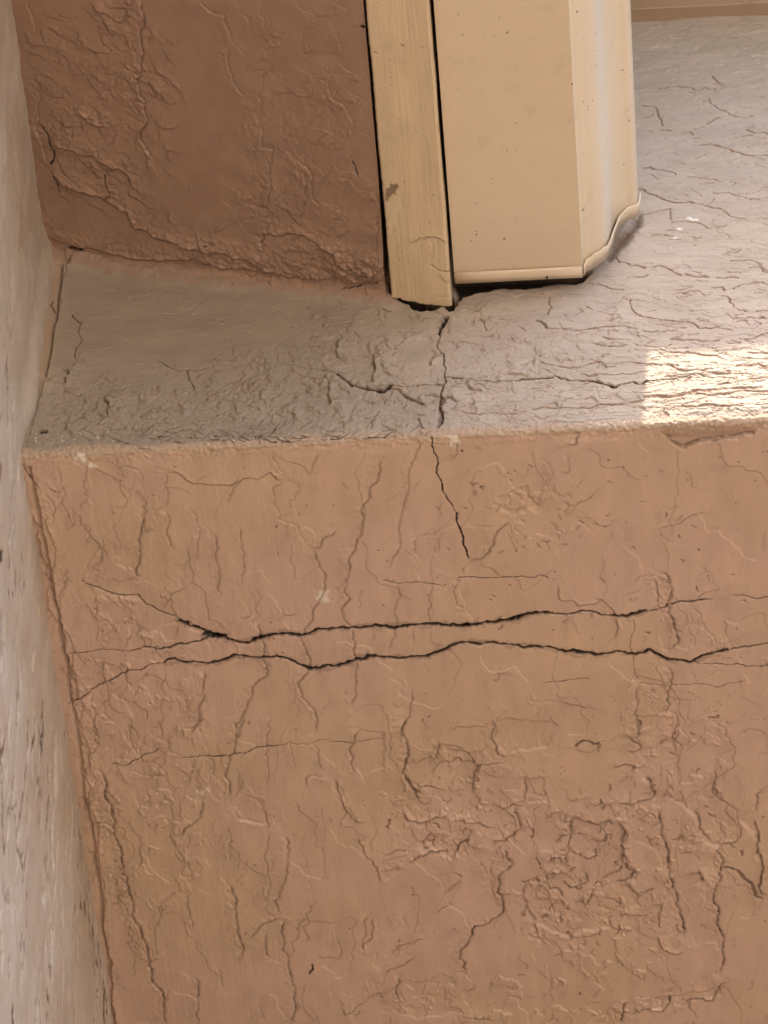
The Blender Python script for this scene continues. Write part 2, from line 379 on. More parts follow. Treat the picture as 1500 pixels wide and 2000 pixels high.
LOWER = """
3 c 3 .75 2 | 320,670 440,718 540,728 570,765 640,798 720,828 790,860
3 c 7 1 3 | 700,828 790,860 850,885 920,905 1000,893 1080,878 1180,882 1260,860 1360,853 1500,848
3 c 11 1 3 | 805,880 840,882 875,890
3 c 9 1 3 | 1000,893 1040,885
4 c 7 1 3 | 0,848 100,842 180,838 300,842 380,835 480,825 560,800 640,795
4 c 8.5 1 3 | 270,840 300,843 330,843
4 c 7 1 3 | 400,832 480,826 520,812
4 c 4 .9 2.5 | 640,795 720,800 830,792 900,805 950,808 1020,788 1100,770 1160,745 1280,740
4 c 6 .9 2.5 | 900,805 950,808 1020,788
3 c 2.5 .6 1 | 270,950 400,935 560,928
3 c 4.5 .9 2 | 560,928 700,915 800,898 850,888
3 c 3 .7 1.5 | 265,1150 340,1110 420,1065 500,1020 580,998 640,988
3 c 5.5 1 2.5 | 640,988 720,990 810,995 880,978 960,965 1040,968 1100,965 1180,1000
3 c 7 1 3 | 1180,1000 1240,1012 1310,1003 1390,975 1440,960 1500,965
4 c 6 1 3 | 0,970 150,965 230,940 330,905 420,908 520,922 620,930 700,945
4 c 8 1 3 | 700,945 800,952 860,955
4 c 5.5 1 3 | 860,955 960,955 1040,938 1110,978 1200,985 1270,955 1340,940
4 c 4 .8 2 | 1340,940 1420,930 1500,915
4 c 2.6 .6 1 | 1200,985 1300,993 1400,998 1520,1000
4 c 2.6 .95 1.5 | 185,105 195,170 205,250 230,320 265,370 290,410
4 c 3.6 .85 2 | 285,405 300,470 310,530 330,580
4 c 2.4 .6 1 | 290,655 400,658 500,652 640,658
4 c 2.2 .55 1 | 0,665 120,672 240,682
5 c 2.4 .6 1 | 440,185 500,187 560,150 620,120
5 c 2.8 .8 1 | 710,160 830,156 900,148 970,135 1010,117 1080,112
5 c 2 .55 1 | 1080,112 1200,105 1300,98 1420,98 1500,88
4 c 2 .45 1 | 1000,1070 1200,1070 1400,1060
4 c 2 .4 .6 | 975,820 960,900 975,960 980,1020 990,1050
4 c 2.5 .6 1 | 1360,725 1440,735 1500,730
4 c 2.2 .5 1 | 620,1070 700,1060 800,1050
3 e l 1.4 | 555,400 545,460 545,560 555,665
3 e l 1 | 640,390 655,450 660,530 680,555
3 e l .8 | 650,240 640,300 650,340 645,390
3 e l .8 | 740,380 765,440 770,500 760,570 775,600
3 e l 1.1 | 825,480 845,540 840,600 850,640 840,700 860,740
3 e l 1.1 | 930,450 940,520 945,590 935,650 935,690
3 e d .8 | 1060,150 1065,200 1110,270
3 e l .7 | 1110,270 1065,300 1070,380 1085,430 1160,460 1195,530
3 e l 1.2 | 1480,190 1465,280 1440,300 1405,400 1410,440 1385,540 1355,640 1345,690 1360,740 1330,790 1370,850 1375,940 1390,1000 1380,1080 1370,1160
3 e l 1.2 | 1215,545 1240,600 1265,660 1255,720 1215,790 1190,850 1190,940 1210,1010 1160,1080 1180,1130 1220,1170 1225,1260
3 e u 1.2 | 1310,465 1250,530 1215,545
3 e u 1 | 725,690 660,720 635,790
3 e l 1.3 | 1000,830 1020,900 1025,980 1040,1020 980,1080 960,1150 940,1200 930,1300
3 e l 1.3 | 790,1020 790,1130 770,1220 745,1250
3 e l .9 | 640,1020 625,1080 625,1150 620,1250
3 e l .9 | 570,1020 550,1060
3 e l 1 | 350,1110 365,1180 375,1300
3 e l .9 | 400,970 405,1060 430,1230
3 e d .8 | 435,240 540,240 550,290
3 e u 1 | 650,240 720,260 760,285 820,290 900,290 960,265 1020,262 1060,240 1115,275
3 e l .9 | 170,320 210,460
3 e l .8 | 445,440 450,500 465,560
3 e l .8 | 390,500 400,550
3 e l .9 | 1240,160 1215,220 1205,250
3 e l 1 | 1290,0 1275,60 1290,100
3 c 3 .5 1 | 95,210 150,300
3 e r 1 | 130,400 165,520 190,620 230,780 260,900 280,1000 300,1070
3 e l .8 | 500,1210 505,1260 525,1290
3 e u .8 | 180,300 230,320 260,290
3 e l .8 | 960,770 970,800 945,815
3 e l .7 | 1090,830 1100,790 1160,785
4 e l .9 | 130,115 105,200 90,270 80,350 60,420 55,500 45,560 10,620
4 e l .9 | 55,670 50,740 45,820 25,900 15,950
4 e l .8 | 180,680 180,760 180,840
4 e l .8 | 110,850 110,900
4 e l .9 | 275,665 270,720 290,770 320,790
4 e l 1.3 | 490,430 440,470 415,530 380,575 335,590
4 e d .6 | 360,455 460,455
4 e d .6 | 130,500 200,490 240,460
4 e l .8 | 125,500 120,560
4 e l .8 | 210,495 205,560
4 e u .7 | 720,380 790,350 830,310
4 e u .7 | 1270,400 1200,405 1140,440 1070,460 1075,490 1140,520
4 e u .7 | 810,430 860,450 890,440
4 e u .9 | 690,680 690,740 760,765 820,755 850,735 890,770 910,820 910,900
4 e d .7 | 980,680 1000,655 1070,650
4 e l 1.5 | 1075,640 1110,665 1115,720 1105,800 1110,940
4 e r .9 | 1060,650 1075,720 1080,800
4 e l 1.3 | 1100,1000 1115,1070 1110,1150 1080,1180
4 e l 1.2 | 1110,1180 1130,1250 1140,1300
4 e l 1.2 | 980,1080 985,1150 985,1230 990,1270 945,1280
4 e l .8 | 1190,760 1230,800 1260,870 1300,930
4 e u 1 | 700,1140 760,1150 800,1160
4 e l .8 | 560,1100 575,1140 615,1145
4 e u .8 | 415,1230 440,1200 465,1180
4 e l .8 | 420,1230 430,1290
4 e u .8 | 250,1250 330,1235 410,1230
4 e l 1.2 | 100,1090 95,1160 70,1220 60,1300
4 e u .8 | 430,1060 440,1020 480,1030
4 e l .6 | 610,190 640,220 625,280 650,320
4 e l .7 | 715,180 720,240 700,250
4 e l 1.2 | 730,80 755,95 745,130 715,135
4 e u .6 | 1200,760 1300,700 1270,640 1210,660
4 e l .9 | 280,110 280,170 260,190
4 e u .5 | 1150,850 1200,830 1180,790
5 e l .9 | 350,0 375,60 370,120 340,150
5 e l 1.6 | 380,200 410,260 430,350 440,440 470,540 490,640 510,720 540,820 560,880 580,950 590,1040 630,1080 640,1200
5 e d 1 | 360,420 410,415 440,430
5 e l 1 | 605,940 600,880 610,800 630,720 670,680
5 e u 1.2 | 580,945 605,945
5 e r .8 | 345,150 340,230 350,320 360,420
5 e l 1 | 495,20 505,100 525,140
5 e l .9 | 620,0 630,80 655,140 700,165
5 e l 1.2 | 780,0 740,60
5 e l 1.3 | 940,0 930,60 910,120 885,180 875,240 885,310
5 e l .9 | 1055,0 1050,50 1035,80 1030,150 1035,270
5 e l .9 | 740,170 745,210 720,270
5 e l 1.4 | 780,320 780,370 760,410 720,430 705,470
5 e l .9 | 920,350 910,370 930,400 1050,435 1045,380 1030,360
5 e l .8 | 960,310 1000,330 1010,340
5 e l .8 | 890,420 890,500 890,570
5 e l 1 | 1050,440 1040,500 1040,600 1040,670 1025,720
5 e l 1.3 | 1100,460 1120,530 1110,620 1085,690 1080,750 1100,770
5 e l .8 | 735,540 735,600 760,650
5 e l 1.1 | 720,690 725,740 745,830
5 e l 1.5 | 890,655 915,710 920,790 930,860 945,900 925,960
5 e u 1.4 | 1090,770 1050,795 1005,825 985,870
5 e l 1.3 | 1035,840 1035,930 1060,945
5 e l 1.4 | 1105,790 1105,880 1120,940 1130,1010 1145,1110 1130,1180 1150,1200
5 e l 1.2 | 750,1020 765,1100 770,1200
5 e l 1 | 845,980 860,1040 880,1070
5 e l 1 | 1010,1130 1030,1180
5 e l .8 | 1125,80 1140,160 1155,210
5 e l 1 | 1210,100 1240,160 1250,200 1270,220
5 e d .9 | 1190,270 1210,230 1270,230
5 e l 1.2 | 1400,50 1370,110 1365,180 1395,230
5 e l .6 | 1240,340 1250,400 1255,500
5 e r 1 | 1310,240 1330,300 1350,350 1400,410 1440,405
5 e r .8 | 1350,370 1340,430 1390,420
5 e r 1 | 1400,470 1430,540 1470,580 1490,650
5 e u 1 | 1240,940 1320,945 1330,920 1310,860
5 c 4 .8 1 | 1220,970 1210,1005
5 e l 1 | 1465,780 1460,860 1430,920 1410,900 1415,800 1440,770
5 e u .9 | 1340,1130 1350,1160 1400,1120 1500,1070
5 e l .5 | 1190,450 1200,600 1215,700
5 e d .8 | 500,210 560,235 620,240 650,250
6 e l 1.8 | 75,0 65,60 85,110 80,180 85,250 120,300 130,350
6 e r 1.2 | 430,0 425,70 445,110 450,140 490,150
6 e u 1.2 | 165,140 200,165 210,110 200,90
6 e u .9 | 240,130 320,135 370,145
6 e l 1.2 | 190,240 190,210 220,180 290,160 340,180 380,200
6 e r 1.2 | 350,300 360,240 380,195 430,190 480,180
6 e u 1.1 | 120,270 180,275 250,295
6 e u 1.5 | 80,370 100,405 135,415 190,395 250,375
6 e u 1.2 | 265,400 330,410 400,430 440,440
6 e l 1.9 | 500,350 520,400 530,430 500,460 430,480 420,500
6 e u 1.3 | 415,345 480,348 545,340
6 e l 1.2 | 545,340 550,290 540,240
6 e u .9 | 540,240 600,230
6 e u 1 | 0,540 40,520 90,510
6 e u .9 | 0,600 50,590
6 e u 1.8 | 90,570 130,540 180,520 260,520
6 e r 1.4 | 250,560 290,530 330,490 345,470
6 e u 1.3 | 145,490 180,455 220,480
6 e l 1.9 | 470,515 475,550 495,575 460,600 440,620 435,680 455,700 460,740 440,775 350,810 330,860 290,910 310,960 310,1000
6 e l .9 | 370,570 395,610
6 e u 1.5 | 940,80 990,70 985,0
6 e u 1.4 | 940,130 1000,125 970,100 940,85
6 e u 1.3 | 885,195 940,175 990,190 960,220
6 e l 2 | 1010,235 1035,260 1050,310 1010,325 910,335
6 e l 1.9 | 700,600 700,560 720,480 715,410 750,400
6 e u 1.8 | 750,400 830,425 870,405 920,420
6 e r 1.7 | 920,420 950,460 940,520 925,580
6 e r 1.6 | 940,560 990,610 970,640 900,660
6 e l 1.7 | 635,570 650,545 690,545 700,560
6 e l 1.4 | 635,640 640,680 700,720
6 e u 1.6 | 640,610 690,610
6 e u 1.2 | 640,390 650,370 690,370
6 e u 1.6 | 720,530 770,540 800,560 825,550 810,530
6 e l 1.5 | 700,640 730,670 790,650 770,610
6 e u 1.2 | 620,715 680,715 720,750
6 e u 1.2 | 720,865 780,858 860,858
6 e u 1.2 | 870,820 930,830 980,832
6 e u 1.2 | 920,775 1040,775
6 e r 1.2 | 1040,740 1090,730 1090,830
6 e u 1.5 | 1065,850 1090,900 1140,920 1170,910
6 e l 1.8 | 1165,850 1150,760 1140,700 1110,600 1095,500 1080,430 1060,370
6 e l 1.2 | 1130,0 1140,60 1125,110
6 e l .9 | 1280,20 1330,50 1360,120 1360,180 1330,220 1290,260
6 e l 1.2 | 1290,200 1290,320 1340,350 1380,420 1375,480 1310,505
6 e l 1.9 | 1305,505 1310,580 1305,640 1280,690 1300,770 1310,840 1320,930 1305,1000
6 e l 1.4 | 1200,370 1225,400 1230,450 1270,500
6 c 8 .45 1.6 | 1330,590 1380,600 1430,650 1450,700 1475,710
6 e l 1.3 | 1480,290 1455,300 1450,380
6 e r 1.5 | 1450,400 1465,500 1480,620 1480,700
6 e u 1.6 | 1190,615 1240,605 1255,630 1230,650
6 e u 1.2 | 0,1010 20,980 80,960 110,930
6 e u 1 | 20,930 60,890 160,860
6 e l 1.4 | 60,1010 40,1060 65,1120
6 e u 1.3 | 300,1160 370,1175 440,1180
6 e l 1.8 | 910,1200 930,1120 960,1110
6 e u 1.6 | 960,1165 1020,1140 1080,1145 1110,1120 1115,1080
6 e u 1.6 | 1165,1120 1200,1100 1280,1105 1300,1070 1310,1040 1340,1030
6 e r 1 | 570,640 570,760 600,830 640,900
6 e u 1.4 | 830,490 860,490 885,455
6 e u 1.4 | 765,730 790,735 810,690
6 e u 1.2 | 860,710 900,715 930,745
6 e u 1.4 | 950,655 985,690
6 e l 1 | 250,735 200,770
6 e u 1 | 240,690 290,640
6 c 6 .5 1.2 | 750,110 780,90 830,105
6 e u 1 | 745,120 790,130 830,115
B p 2.2 | 590,1385 600,1480 680,1530 740,1590 800,1610 860,1580 1010,1540 1200,1520 1380,1490 1440,1440 1490,1370 1490,1340 590,1360
B c 7 .35 1.5 | 660,1515 740,1590 800,1610 860,1580 1010,1540 1200,1520 1380,1490
4 w | 245,70 270,75 290,105 300,130 280,152 262,145 255,110 240,95
3 w | 1250,705 1285,705 1290,735 1270,760 1240,750
6 q 1.1 | 715,410 750,400 830,425 870,405 920,420 950,460 935,540 990,610 960,650 1000,740 900,830 720,865 610,820 570,700 640,640 700,600 720,480
6 q 1 | 80,180 200,165 210,110 320,135 370,200 350,300 380,340 265,400 250,375 135,415 100,390 90,260
6 q 1.1 | 140,490 180,455 345,450 330,500 260,560 180,520 150,530
6 q .9 | 1140,340 1200,300 1290,260 1340,350 1385,430 1370,480 1310,510 1250,490 1225,440 1190,370
6 q .7 | 430,20 560,10 680,40 640,120 480,150 445,110
6 q .8 | 540,240 620,235 640,330 560,340 550,290
6 q .8 | 990,0 1130,0 1135,110 1120,320 1060,360 1045,290 1010,235 1000,150
6 q .9 | 1455,300 1540,280 1540,700 1480,640 1465,500
6 q .8 | 1000,1120 1110,1090 1310,1050 1320,1090 1200,1110 1110,1140 960,1170
6 q .9 | 640,395 690,375 690,410 650,420
6 q .9 | 635,570 690,545 700,600 640,610
6 q .7 | 0,560 90,540 60,600 0,640
5 q .7 | 1370,110 1410,50 1500,60 1500,200 1420,240 1370,190
5 q .6 | 1310,240 1350,350 1400,410 1340,430
5 q .6 | 920,350 960,310 1030,330 1050,430 930,400
5 q .6 | 500,30 530,60 530,140 505,110
4 q .6 | 440,340 560,300 600,380 500,420 450,390
4 q .6 | 980,1040 1090,1060 1100,1180 1000,1260 985,1150
4 q .6 | 1060,650 1110,665 1105,800 1110,940 1085,930 1075,760
6 q .6 | 560,640 600,620 620,830 660,900 600,880
6 q .6 | 240,690 300,640 260,740 190,780
6 q .7 | 620,720 720,750 700,790 630,770
3 w | 285,185 340,195 380,225 330,212 295,200
5 w | 760,285 815,278 820,292 790,308 765,300
"""
FRONT = """
A r 4 .8 | 960,0 1000,50 1045,68
A r 4 .8 | 430,120 500,115 600,98 700,105 780,125 880,105 950,125 990,118
A r 4 .8 | 720,155 790,148
A r 2.6 .8 | 860,245 920,215 940,260 1000,305
A r 3.6 .8 | 1000,305 1090,345 1180,385 1290,405 1345,378
A r 2.4 .6 | 270,285 380,300 415,330
A r 5 .5 | 415,330 430,400 470,475
A r 3 .8 | 455,518 550,522
A r 5 .7 | 905,455 1020,395
A r 3.6 .8 | 1295,520 1370,555 1510,572
A r 3 .8 | 670,550 740,535 770,560
A r 2.6 .8 | 780,598 900,605
A r 2.4 .8 | 830,670 970,665
A r 3.6 .9 | 970,665 1080,695 1200,735 1300,762 1400,768 1510,785
A r 2.6 .7 | 790,805 900,750
A r 4.4 .8 | 290,890 340,882 430,910 520,935 590,950 600,968
A r 2.4 .8 | 730,990 880,1000 1050,1035
A r 3.8 .9 | 225,1105 330,1145 430,1175 560,1220 640,1228 740,1220 860,1250 960,1283 1030,1290
A r 2.6 .8 | 1030,1290 1120,1365 1210,1395 1290,1405
A r 2.6 .8 | 960,1125 1100,1125 1200,1160 1290,1195
A r 3 .9 | 1315,1205 1450,1200 1510,1170
A r 3 .9 | 235,1355 330,1340 450,1310 560,1292
A r 2.6 .8 | 545,1310 545,1360 560,1395
A r 3.4 .9 | 560,1420 700,1410 800,1425 880,1460 940,1485 1020,1475
A r 2 .7 | 1020,1475 1100,1450
A r 3 .9 | 510,1505 620,1515 715,1518
A r 3 .9 | 490,1545 570,1555
A r 3.4 .9 | 540,1590 650,1590
A r 3 .8 | 770,1570 810,1585 850,1570
A r 2.6 .8 | 1390,1395 1440,1382 1510,1400
A r 2.2 .8 | 1085,1718 1190,1720 1230,1690
A r 2.6 .8 | 1140,1800 1340,1790 1400,1820 1440,1860 1510,1910
A w | 700,1395 740,1378 800,1390 815,1410 760,1412
A w | 610,1485 660,1475 650,1500 615,1498
A w | 550,1578 600,1568 630,1582 580,1592
A r 3 .7 | 100,1490 130,1540 185,1560
B r 4 .8 | 225,0 250,60 310,65 370,85 420,85 470,100
B r 4 .9 | 550,100 600,90 660,110 710,145 770,170
B r 4 .9 | 810,160 880,175 1000,180
B r 3.6 .9 | 1070,180 1140,182 1180,172 1250,178
B r 3 .8 | 1160,135 1240,135 1300,130
B r 4 .9 | 1340,100 1430,90 1460,130 1510,145
B r 3.6 .8 | 0,225 90,235 150,260 200,280 290,285
B r 3 .8 | 350,365 355,430 385,480
B r 3.6 .9 | 385,480 450,510 560,530 660,545 740,555 820,555 880,570
B r 3 .9 | 880,570 930,605 1020,605 1110,590
B r 3.6 .8 | 320,185 400,180 490,165
B r 4.4 .9 | 1030,270 1120,265 1130,290
B r 2.8 .9 | 790,325 850,298 920,298 960,335 1000,340
B r 3.4 .8 | 1210,280 1280,240 1380,215 1450,215 1510,245
B r 3.8 .9 | 1110,340 1160,345 1180,390 1215,430 1260,455 1320,470
B r 3.4 .9 | 1400,465 1510,458
B r 3.8 .9 | 1320,515 1450,515 1480,525
B r 4 .9 | 910,540 1000,540
B r 3.4 .9 | 740,605 810,600
B r 4 .9 | 690,700 780,710 860,702 950,712 1090,705
B r 2.8 .8 | 0,612 100,602 180,592 300,585 350,605 400,615
B r 3 .8 | 455,630 590,630
B r 2.6 .8 | 115,680 180,700 350,708
B r 2.6 .8 | 60,738 130,755 320,745
B r 2.8 .8 | 375,735 440,760 550,772 640,770 690,750
B r 3.2 .9 | 1255,690 1370,692 1440,660 1510,650
B r 3.4 .9 | 1240,550 1330,550
B r 6 1 .1 | 690,810 780,820 820,800 900,815 1080,835
B r 2 .7 | 0,910 80,895 150,938
B r 2.6 .9 | 220,910 330,895 430,905 550,910 690,915
B r 6.5 1 .1 | 690,915 720,945 850,965 980,972 1180,985
B r 6.5 1 .1 | 1240,920 1340,925 1410,910 1480,930
B r 9 1 .1 | 470,1190 560,1175 620,1180 740,1185 860,1155 900,1140
B r 4.5 .9 .2 | 0,1275 90,1250 200,1240 300,1240 400,1220 460,1212
B r 8 1 .1 | 870,1135 960,1140 1080,1130 1200,1115 1300,1115 1440,1110
B r 5 1 .1 | 900,1160 1100,1160 1300,1140 1510,1140
B r 4.5 1 .1 | 745,1265 900,1270 1100,1265 1260,1250 1510,1245
B r 2.6 .8 | 0,1005 140,990 170,995 300,995 400,990 500,970
B r 5 1 .1 | 1340,815 1510,818
B r 6 1 .1 | 800,1060 850,1020
B r 7 1 .1 | 1080,1080 1160,1065
B r 5 1 .1 | 640,1020 710,1018
B r 5 1 .1 | 1310,1045 1420,1030 1510,1018
B r 3 1 .1 | 480,1060 540,1075
B r 8 1 .2 | 640,1310 650,1340
B c 4.6 1 2 | 0,1050 70,1060 140,1085 205,1105 260,1085 330,1075 370,1058 400,1080 440,1080 480,1055
B c 2.2 .8 1 | 480,1055 600,1048 760,1025 880,995 920,990 1000,1015 1100,1015
B c 1.8 .7 1 | 1210,990 1350,992 1510,998
B r 3 .9 | 1200,1345 1350,1340 1500,1310
C c 3.6 1 2 | 80,765 180,775 290,772 330,792 420,785 560,792 700,780 820,772 940,765 1010,750 1090,772 1200,785 1340,798
C c 5 1 2 | 1340,798 1420,825 1510,850
C c 6 .5 1.2 | 850,290 900,315 930,350
C r 3.8 .9 | 930,350 1050,358 1200,378 1320,360 1420,340 1510,340
C r 3 .8 | 880,640 960,655 1080,675 1200,680 1280,655 1370,635 1430,675 1500,670
C r 3 .8 | 1220,725 1290,748 1360,745
C r 2.6 .8 | 1350,485 1430,498 1500,502
C r 2.6 .8 | 1400,425 1500,450
C r 3.6 .7 | 160,1035 280,1060 420,1070 560,1065 700,1055 760,1040
C r 3.6 .9 | 810,1025 1000,1022 1150,1018 1300,1018 1350,995 1500,980
C r 2.4 .6 | 80,450 110,465 250,465 350,480
C e u .8 | 590,730 700,735 750,742 800,770
C e u .9 | 260,810 300,850 420,875
C e l 1.2 | 630,810 625,870 660,900
C c 3 .5 1 | 955,90 955,150 970,170 940,240
C c 1.8 .5 1 | 940,1140 1150,1135 1300,1120 1500,1105
C c 8 1 3 | 95,265 75,300 55,340
C c 5 1 2 | 55,340 30,400
C c 2.6 .6 1 | 30,400 20,480 50,560
C c 3 .8 1 | 50,560 75,640 75,760
C c 3.6 .8 1 | 75,760 60,860 60,930
C c 9 .45 1 | 60,930 40,1030 30,1180
C c 4 .9 1.5 | 55,930 40,1030 30,1180
C c 7 .5 1 | 80,930 130,930 170,960
C e d .8 | 740,450 740,485 780,485
C c 3 .4 1 | 370,270 410,300 430,370
D c 1.8 .6 1 | 10,655 110,665 180,685 280,703
D c 3 .9 1.5 | 280,703 380,715 470,738
D c 5.5 1 2.5 | 470,738 530,785 590,825 700,850
D c 7 1 3 | 700,850 850,885 880,860 910,830
D c 3.6 .9 2 | 910,830 950,835 1130,828 1340,830
D e r 1.8 | 415,780 410,880 410,1020
D e r 1.4 | 455,440 470,500 465,560 490,605
D e r 1.5 | 790,560 790,700 785,830
D e r .9 | 835,485 795,550
D e u .9 | 880,485 940,520
D e d 1 | 960,520 1060,450 1140,390
D c 2.4 .6 1 | 970,375 1150,385
D e r 1 | 1260,680 1250,640 1330,580
D c 8 .4 1 | 1210,915 1260,905 1330,925
D c 8 .6 1.2 | 1040,930 1110,960 1180,985
D c 6 .5 1.2 | 930,860 1000,890 1040,925
D e r 1.2 | 30,1040 100,1060 110,1115
D c 3 .5 1 | 1140,1110 1180,1190
D e r 1 | 770,1130 800,1090
D e u 1 | 300,530 385,455
D e u .7 | 420,410 480,340 600,320
D e r .9 | 600,280 640,230 800,185
D c 2.4 .5 1 | 0,1300 180,1290 380,1275
D e r 1 | 730,490 740,540
E c 2.4 .9 1 | 530,535 600,590
E c 2 .7 1 | 600,590 580,640 600,695 570,760 545,820 575,860
E e r 1.6 | 575,860 510,940 490,1000 485,1060
E e d .6 | 600,590 720,520
E c 2.2 .9 1 | 1150,850 1230,890 1310,915 1370,912 1500,895
E c 2.4 .7 1 | 1370,912 1380,960 1420,1030 1440,1090
E e r 1.6 | 800,1110 810,1170 795,1230 830,1270
E e d .7 | 700,325 900,345 1050,365 1100,355 1380,375
E e r 3.2 40 | 485,165 450,400 415,620 400,760 370,930 345,1010
E c 2.2 .5 .6 | 480,170 450,400 415,620
E e d 1.5 | 490,165 700,140 900,180 1300,225
E c 2.4 .6 1 | 600,1350 700,1395 850,1425 940,1450
E c 4 .5 1 | 1020,1480 1180,1490 1320,1470
E c 7 .9 2 | 1255,180 1320,205 1390,215
E c 2.4 .9 1 | 395,430 400,500 415,520
E e u .6 | 600,785 850,745
E e u .6 | 1150,500 1350,495
E c 8 .9 2 | 305,1370 335,1372
E e r 1 | 500,1300 480,1350 510,1380
E e d .8 | 1150,1390 1130,1350 1140,1310 1050,1300
E e r .8 | 740,980 780,950
P c 3 .8 1 | 505,1225 560,1250 640,1290 740,1320 790,1370 860,1400 960,1395 1040,1400 1120,1350 1180,1370 1240,1410
P c 3 .8 1 | 1270,1280 1265,1420
P c 3 .7 1 | 420,1420 510,1440
"""
CEIL = """
2 e l 1.5 | 515,0 525,80 520,200 495,290 530,370 535,440 510,510 560,590
2 c 4 .9 1.5 | 150,460 180,520 185,600
2 c 4 .8 1.5 | 195,650 215,700
2 e u 2 | 180,620 240,680 330,710 400,740 470,780 490,830 560,860 640,880 750,910 850,935 910,950
2 e u 1.2 | 190,540 350,570 470,640 520,720
2 e u 1.4 | 960,930 960,850 1010,860 1080,850 1150,880 1210,910 1260,970 1330,1000 1400,1010
2 e l 1 | 720,0 820,60 860,160
2 e u 1.2 | 330,0 370,40 440,80 470,40
2 e l 1 | 840,180 850,300 900,360
2 e l 1 | 950,460 955,550 1000,550 985,680 950,760
2 e l .8 | 1210,270 1205,350 1250,380 1280,430 1280,510
2 e l .8 | 1100,620 1100,820
2 e l 1 | 1370,700 1380,900 1400,1010
2 e l 1 | 1080,580 1140,650 1140,720 1165,760
2 e l .8 | 95,0 120,130
2 c 6 1 3 | 260,908 295,918
2 c 7 1 3 | 1325,100 1350,102
2 c 2.6 .8 1 | 1240,1080 1300,1050 1390,1035
2 e l .8 | 350,540 355,600
2 c 3 .6 1 | 385,640 400,720 380,735
2 e u .9 | 280,400 330,450 400,460
2 e u .8 | 270,410 360,430
2 e u .8 | 1000,740 1060,775 1100,830
2 e l .7 | 1180,620 1200,630 1170,680
2 c 4 .7 1 | 1290,590 1310,640
2 e l .9 | 130,330 160,600
2 c 3 .8 2 | 70,340 90,430 130,660
2 e u .8 | 980,760 1000,780
2 e l .7 | 950,480 940,350 960,270 1000,250
2 e u .6 | 1000,350 1130,355 1140,310
2 e l .6 | 1230,650 1280,660 1330,700
2 e u .9 | 390,30 460,20 480,60 450,90
2 e u .9 | 560,240 620,290 660,340
"""

# ------------------------------------------------------------------ materials
def nd(nt, t, **kw):
    n = nt.nodes.new(t)
    for k, v in kw.items(): setattr(n, k, v)
    return n

def noise_node(nt, vec, scale, detail=4, rough=0.55, stretch=None):
    if stretch:
        mp = nd(nt, 'ShaderNodeMapping'); mp.inputs['Scale'].default_value = stretch
        nt.links.new(vec, mp.inputs[0]); vec = mp.outputs[0]
    n = nd(nt, 'ShaderNodeTexNoise'); n.inputs['Scale'].default_value = scale
    n.inputs['Detail'].default_value = detail; n.inputs['Roughness'].default_value = rough
    nt.links.new(vec, n.inputs['Vector'])
    return n.outputs['Fac']

def ramp(nt, fac, a, b, lo=0.0, hi=1.0):
    r = nd(nt, 'ShaderNodeMapRange'); r.inputs['From Min'].default_value = a; r.inputs['From Max'].default_value = b
    r.inputs['To Min'].default_value = lo; r.inputs['To Max'].default_value = hi
    nt.links.new(fac, r.inputs['Value']); return r.outputs[0]

def mixc(nt, fac, a, b, mode='MIX'):
    m_ = nd(nt, 'ShaderNodeMix', data_type='RGBA', blend_type=mode)
    for s_i, v in ((0, fac), (6, a), (7, b)):
        if hasattr(v, 'links'): nt.links.new(v, m_.inputs[s_i])
        elif s_i == 0: m_.inputs[0].default_value = v
        else: m_.inputs[s_i].default_value = (*v, 1)
    return m_.outputs[2]

def lin(r, g, b):
    f = lambda c: (c/255/12.92 if c/255 <= 0.04045 else ((c/255+0.055)/1.055)**2.4)
    return (f(r), f(g), f(b))

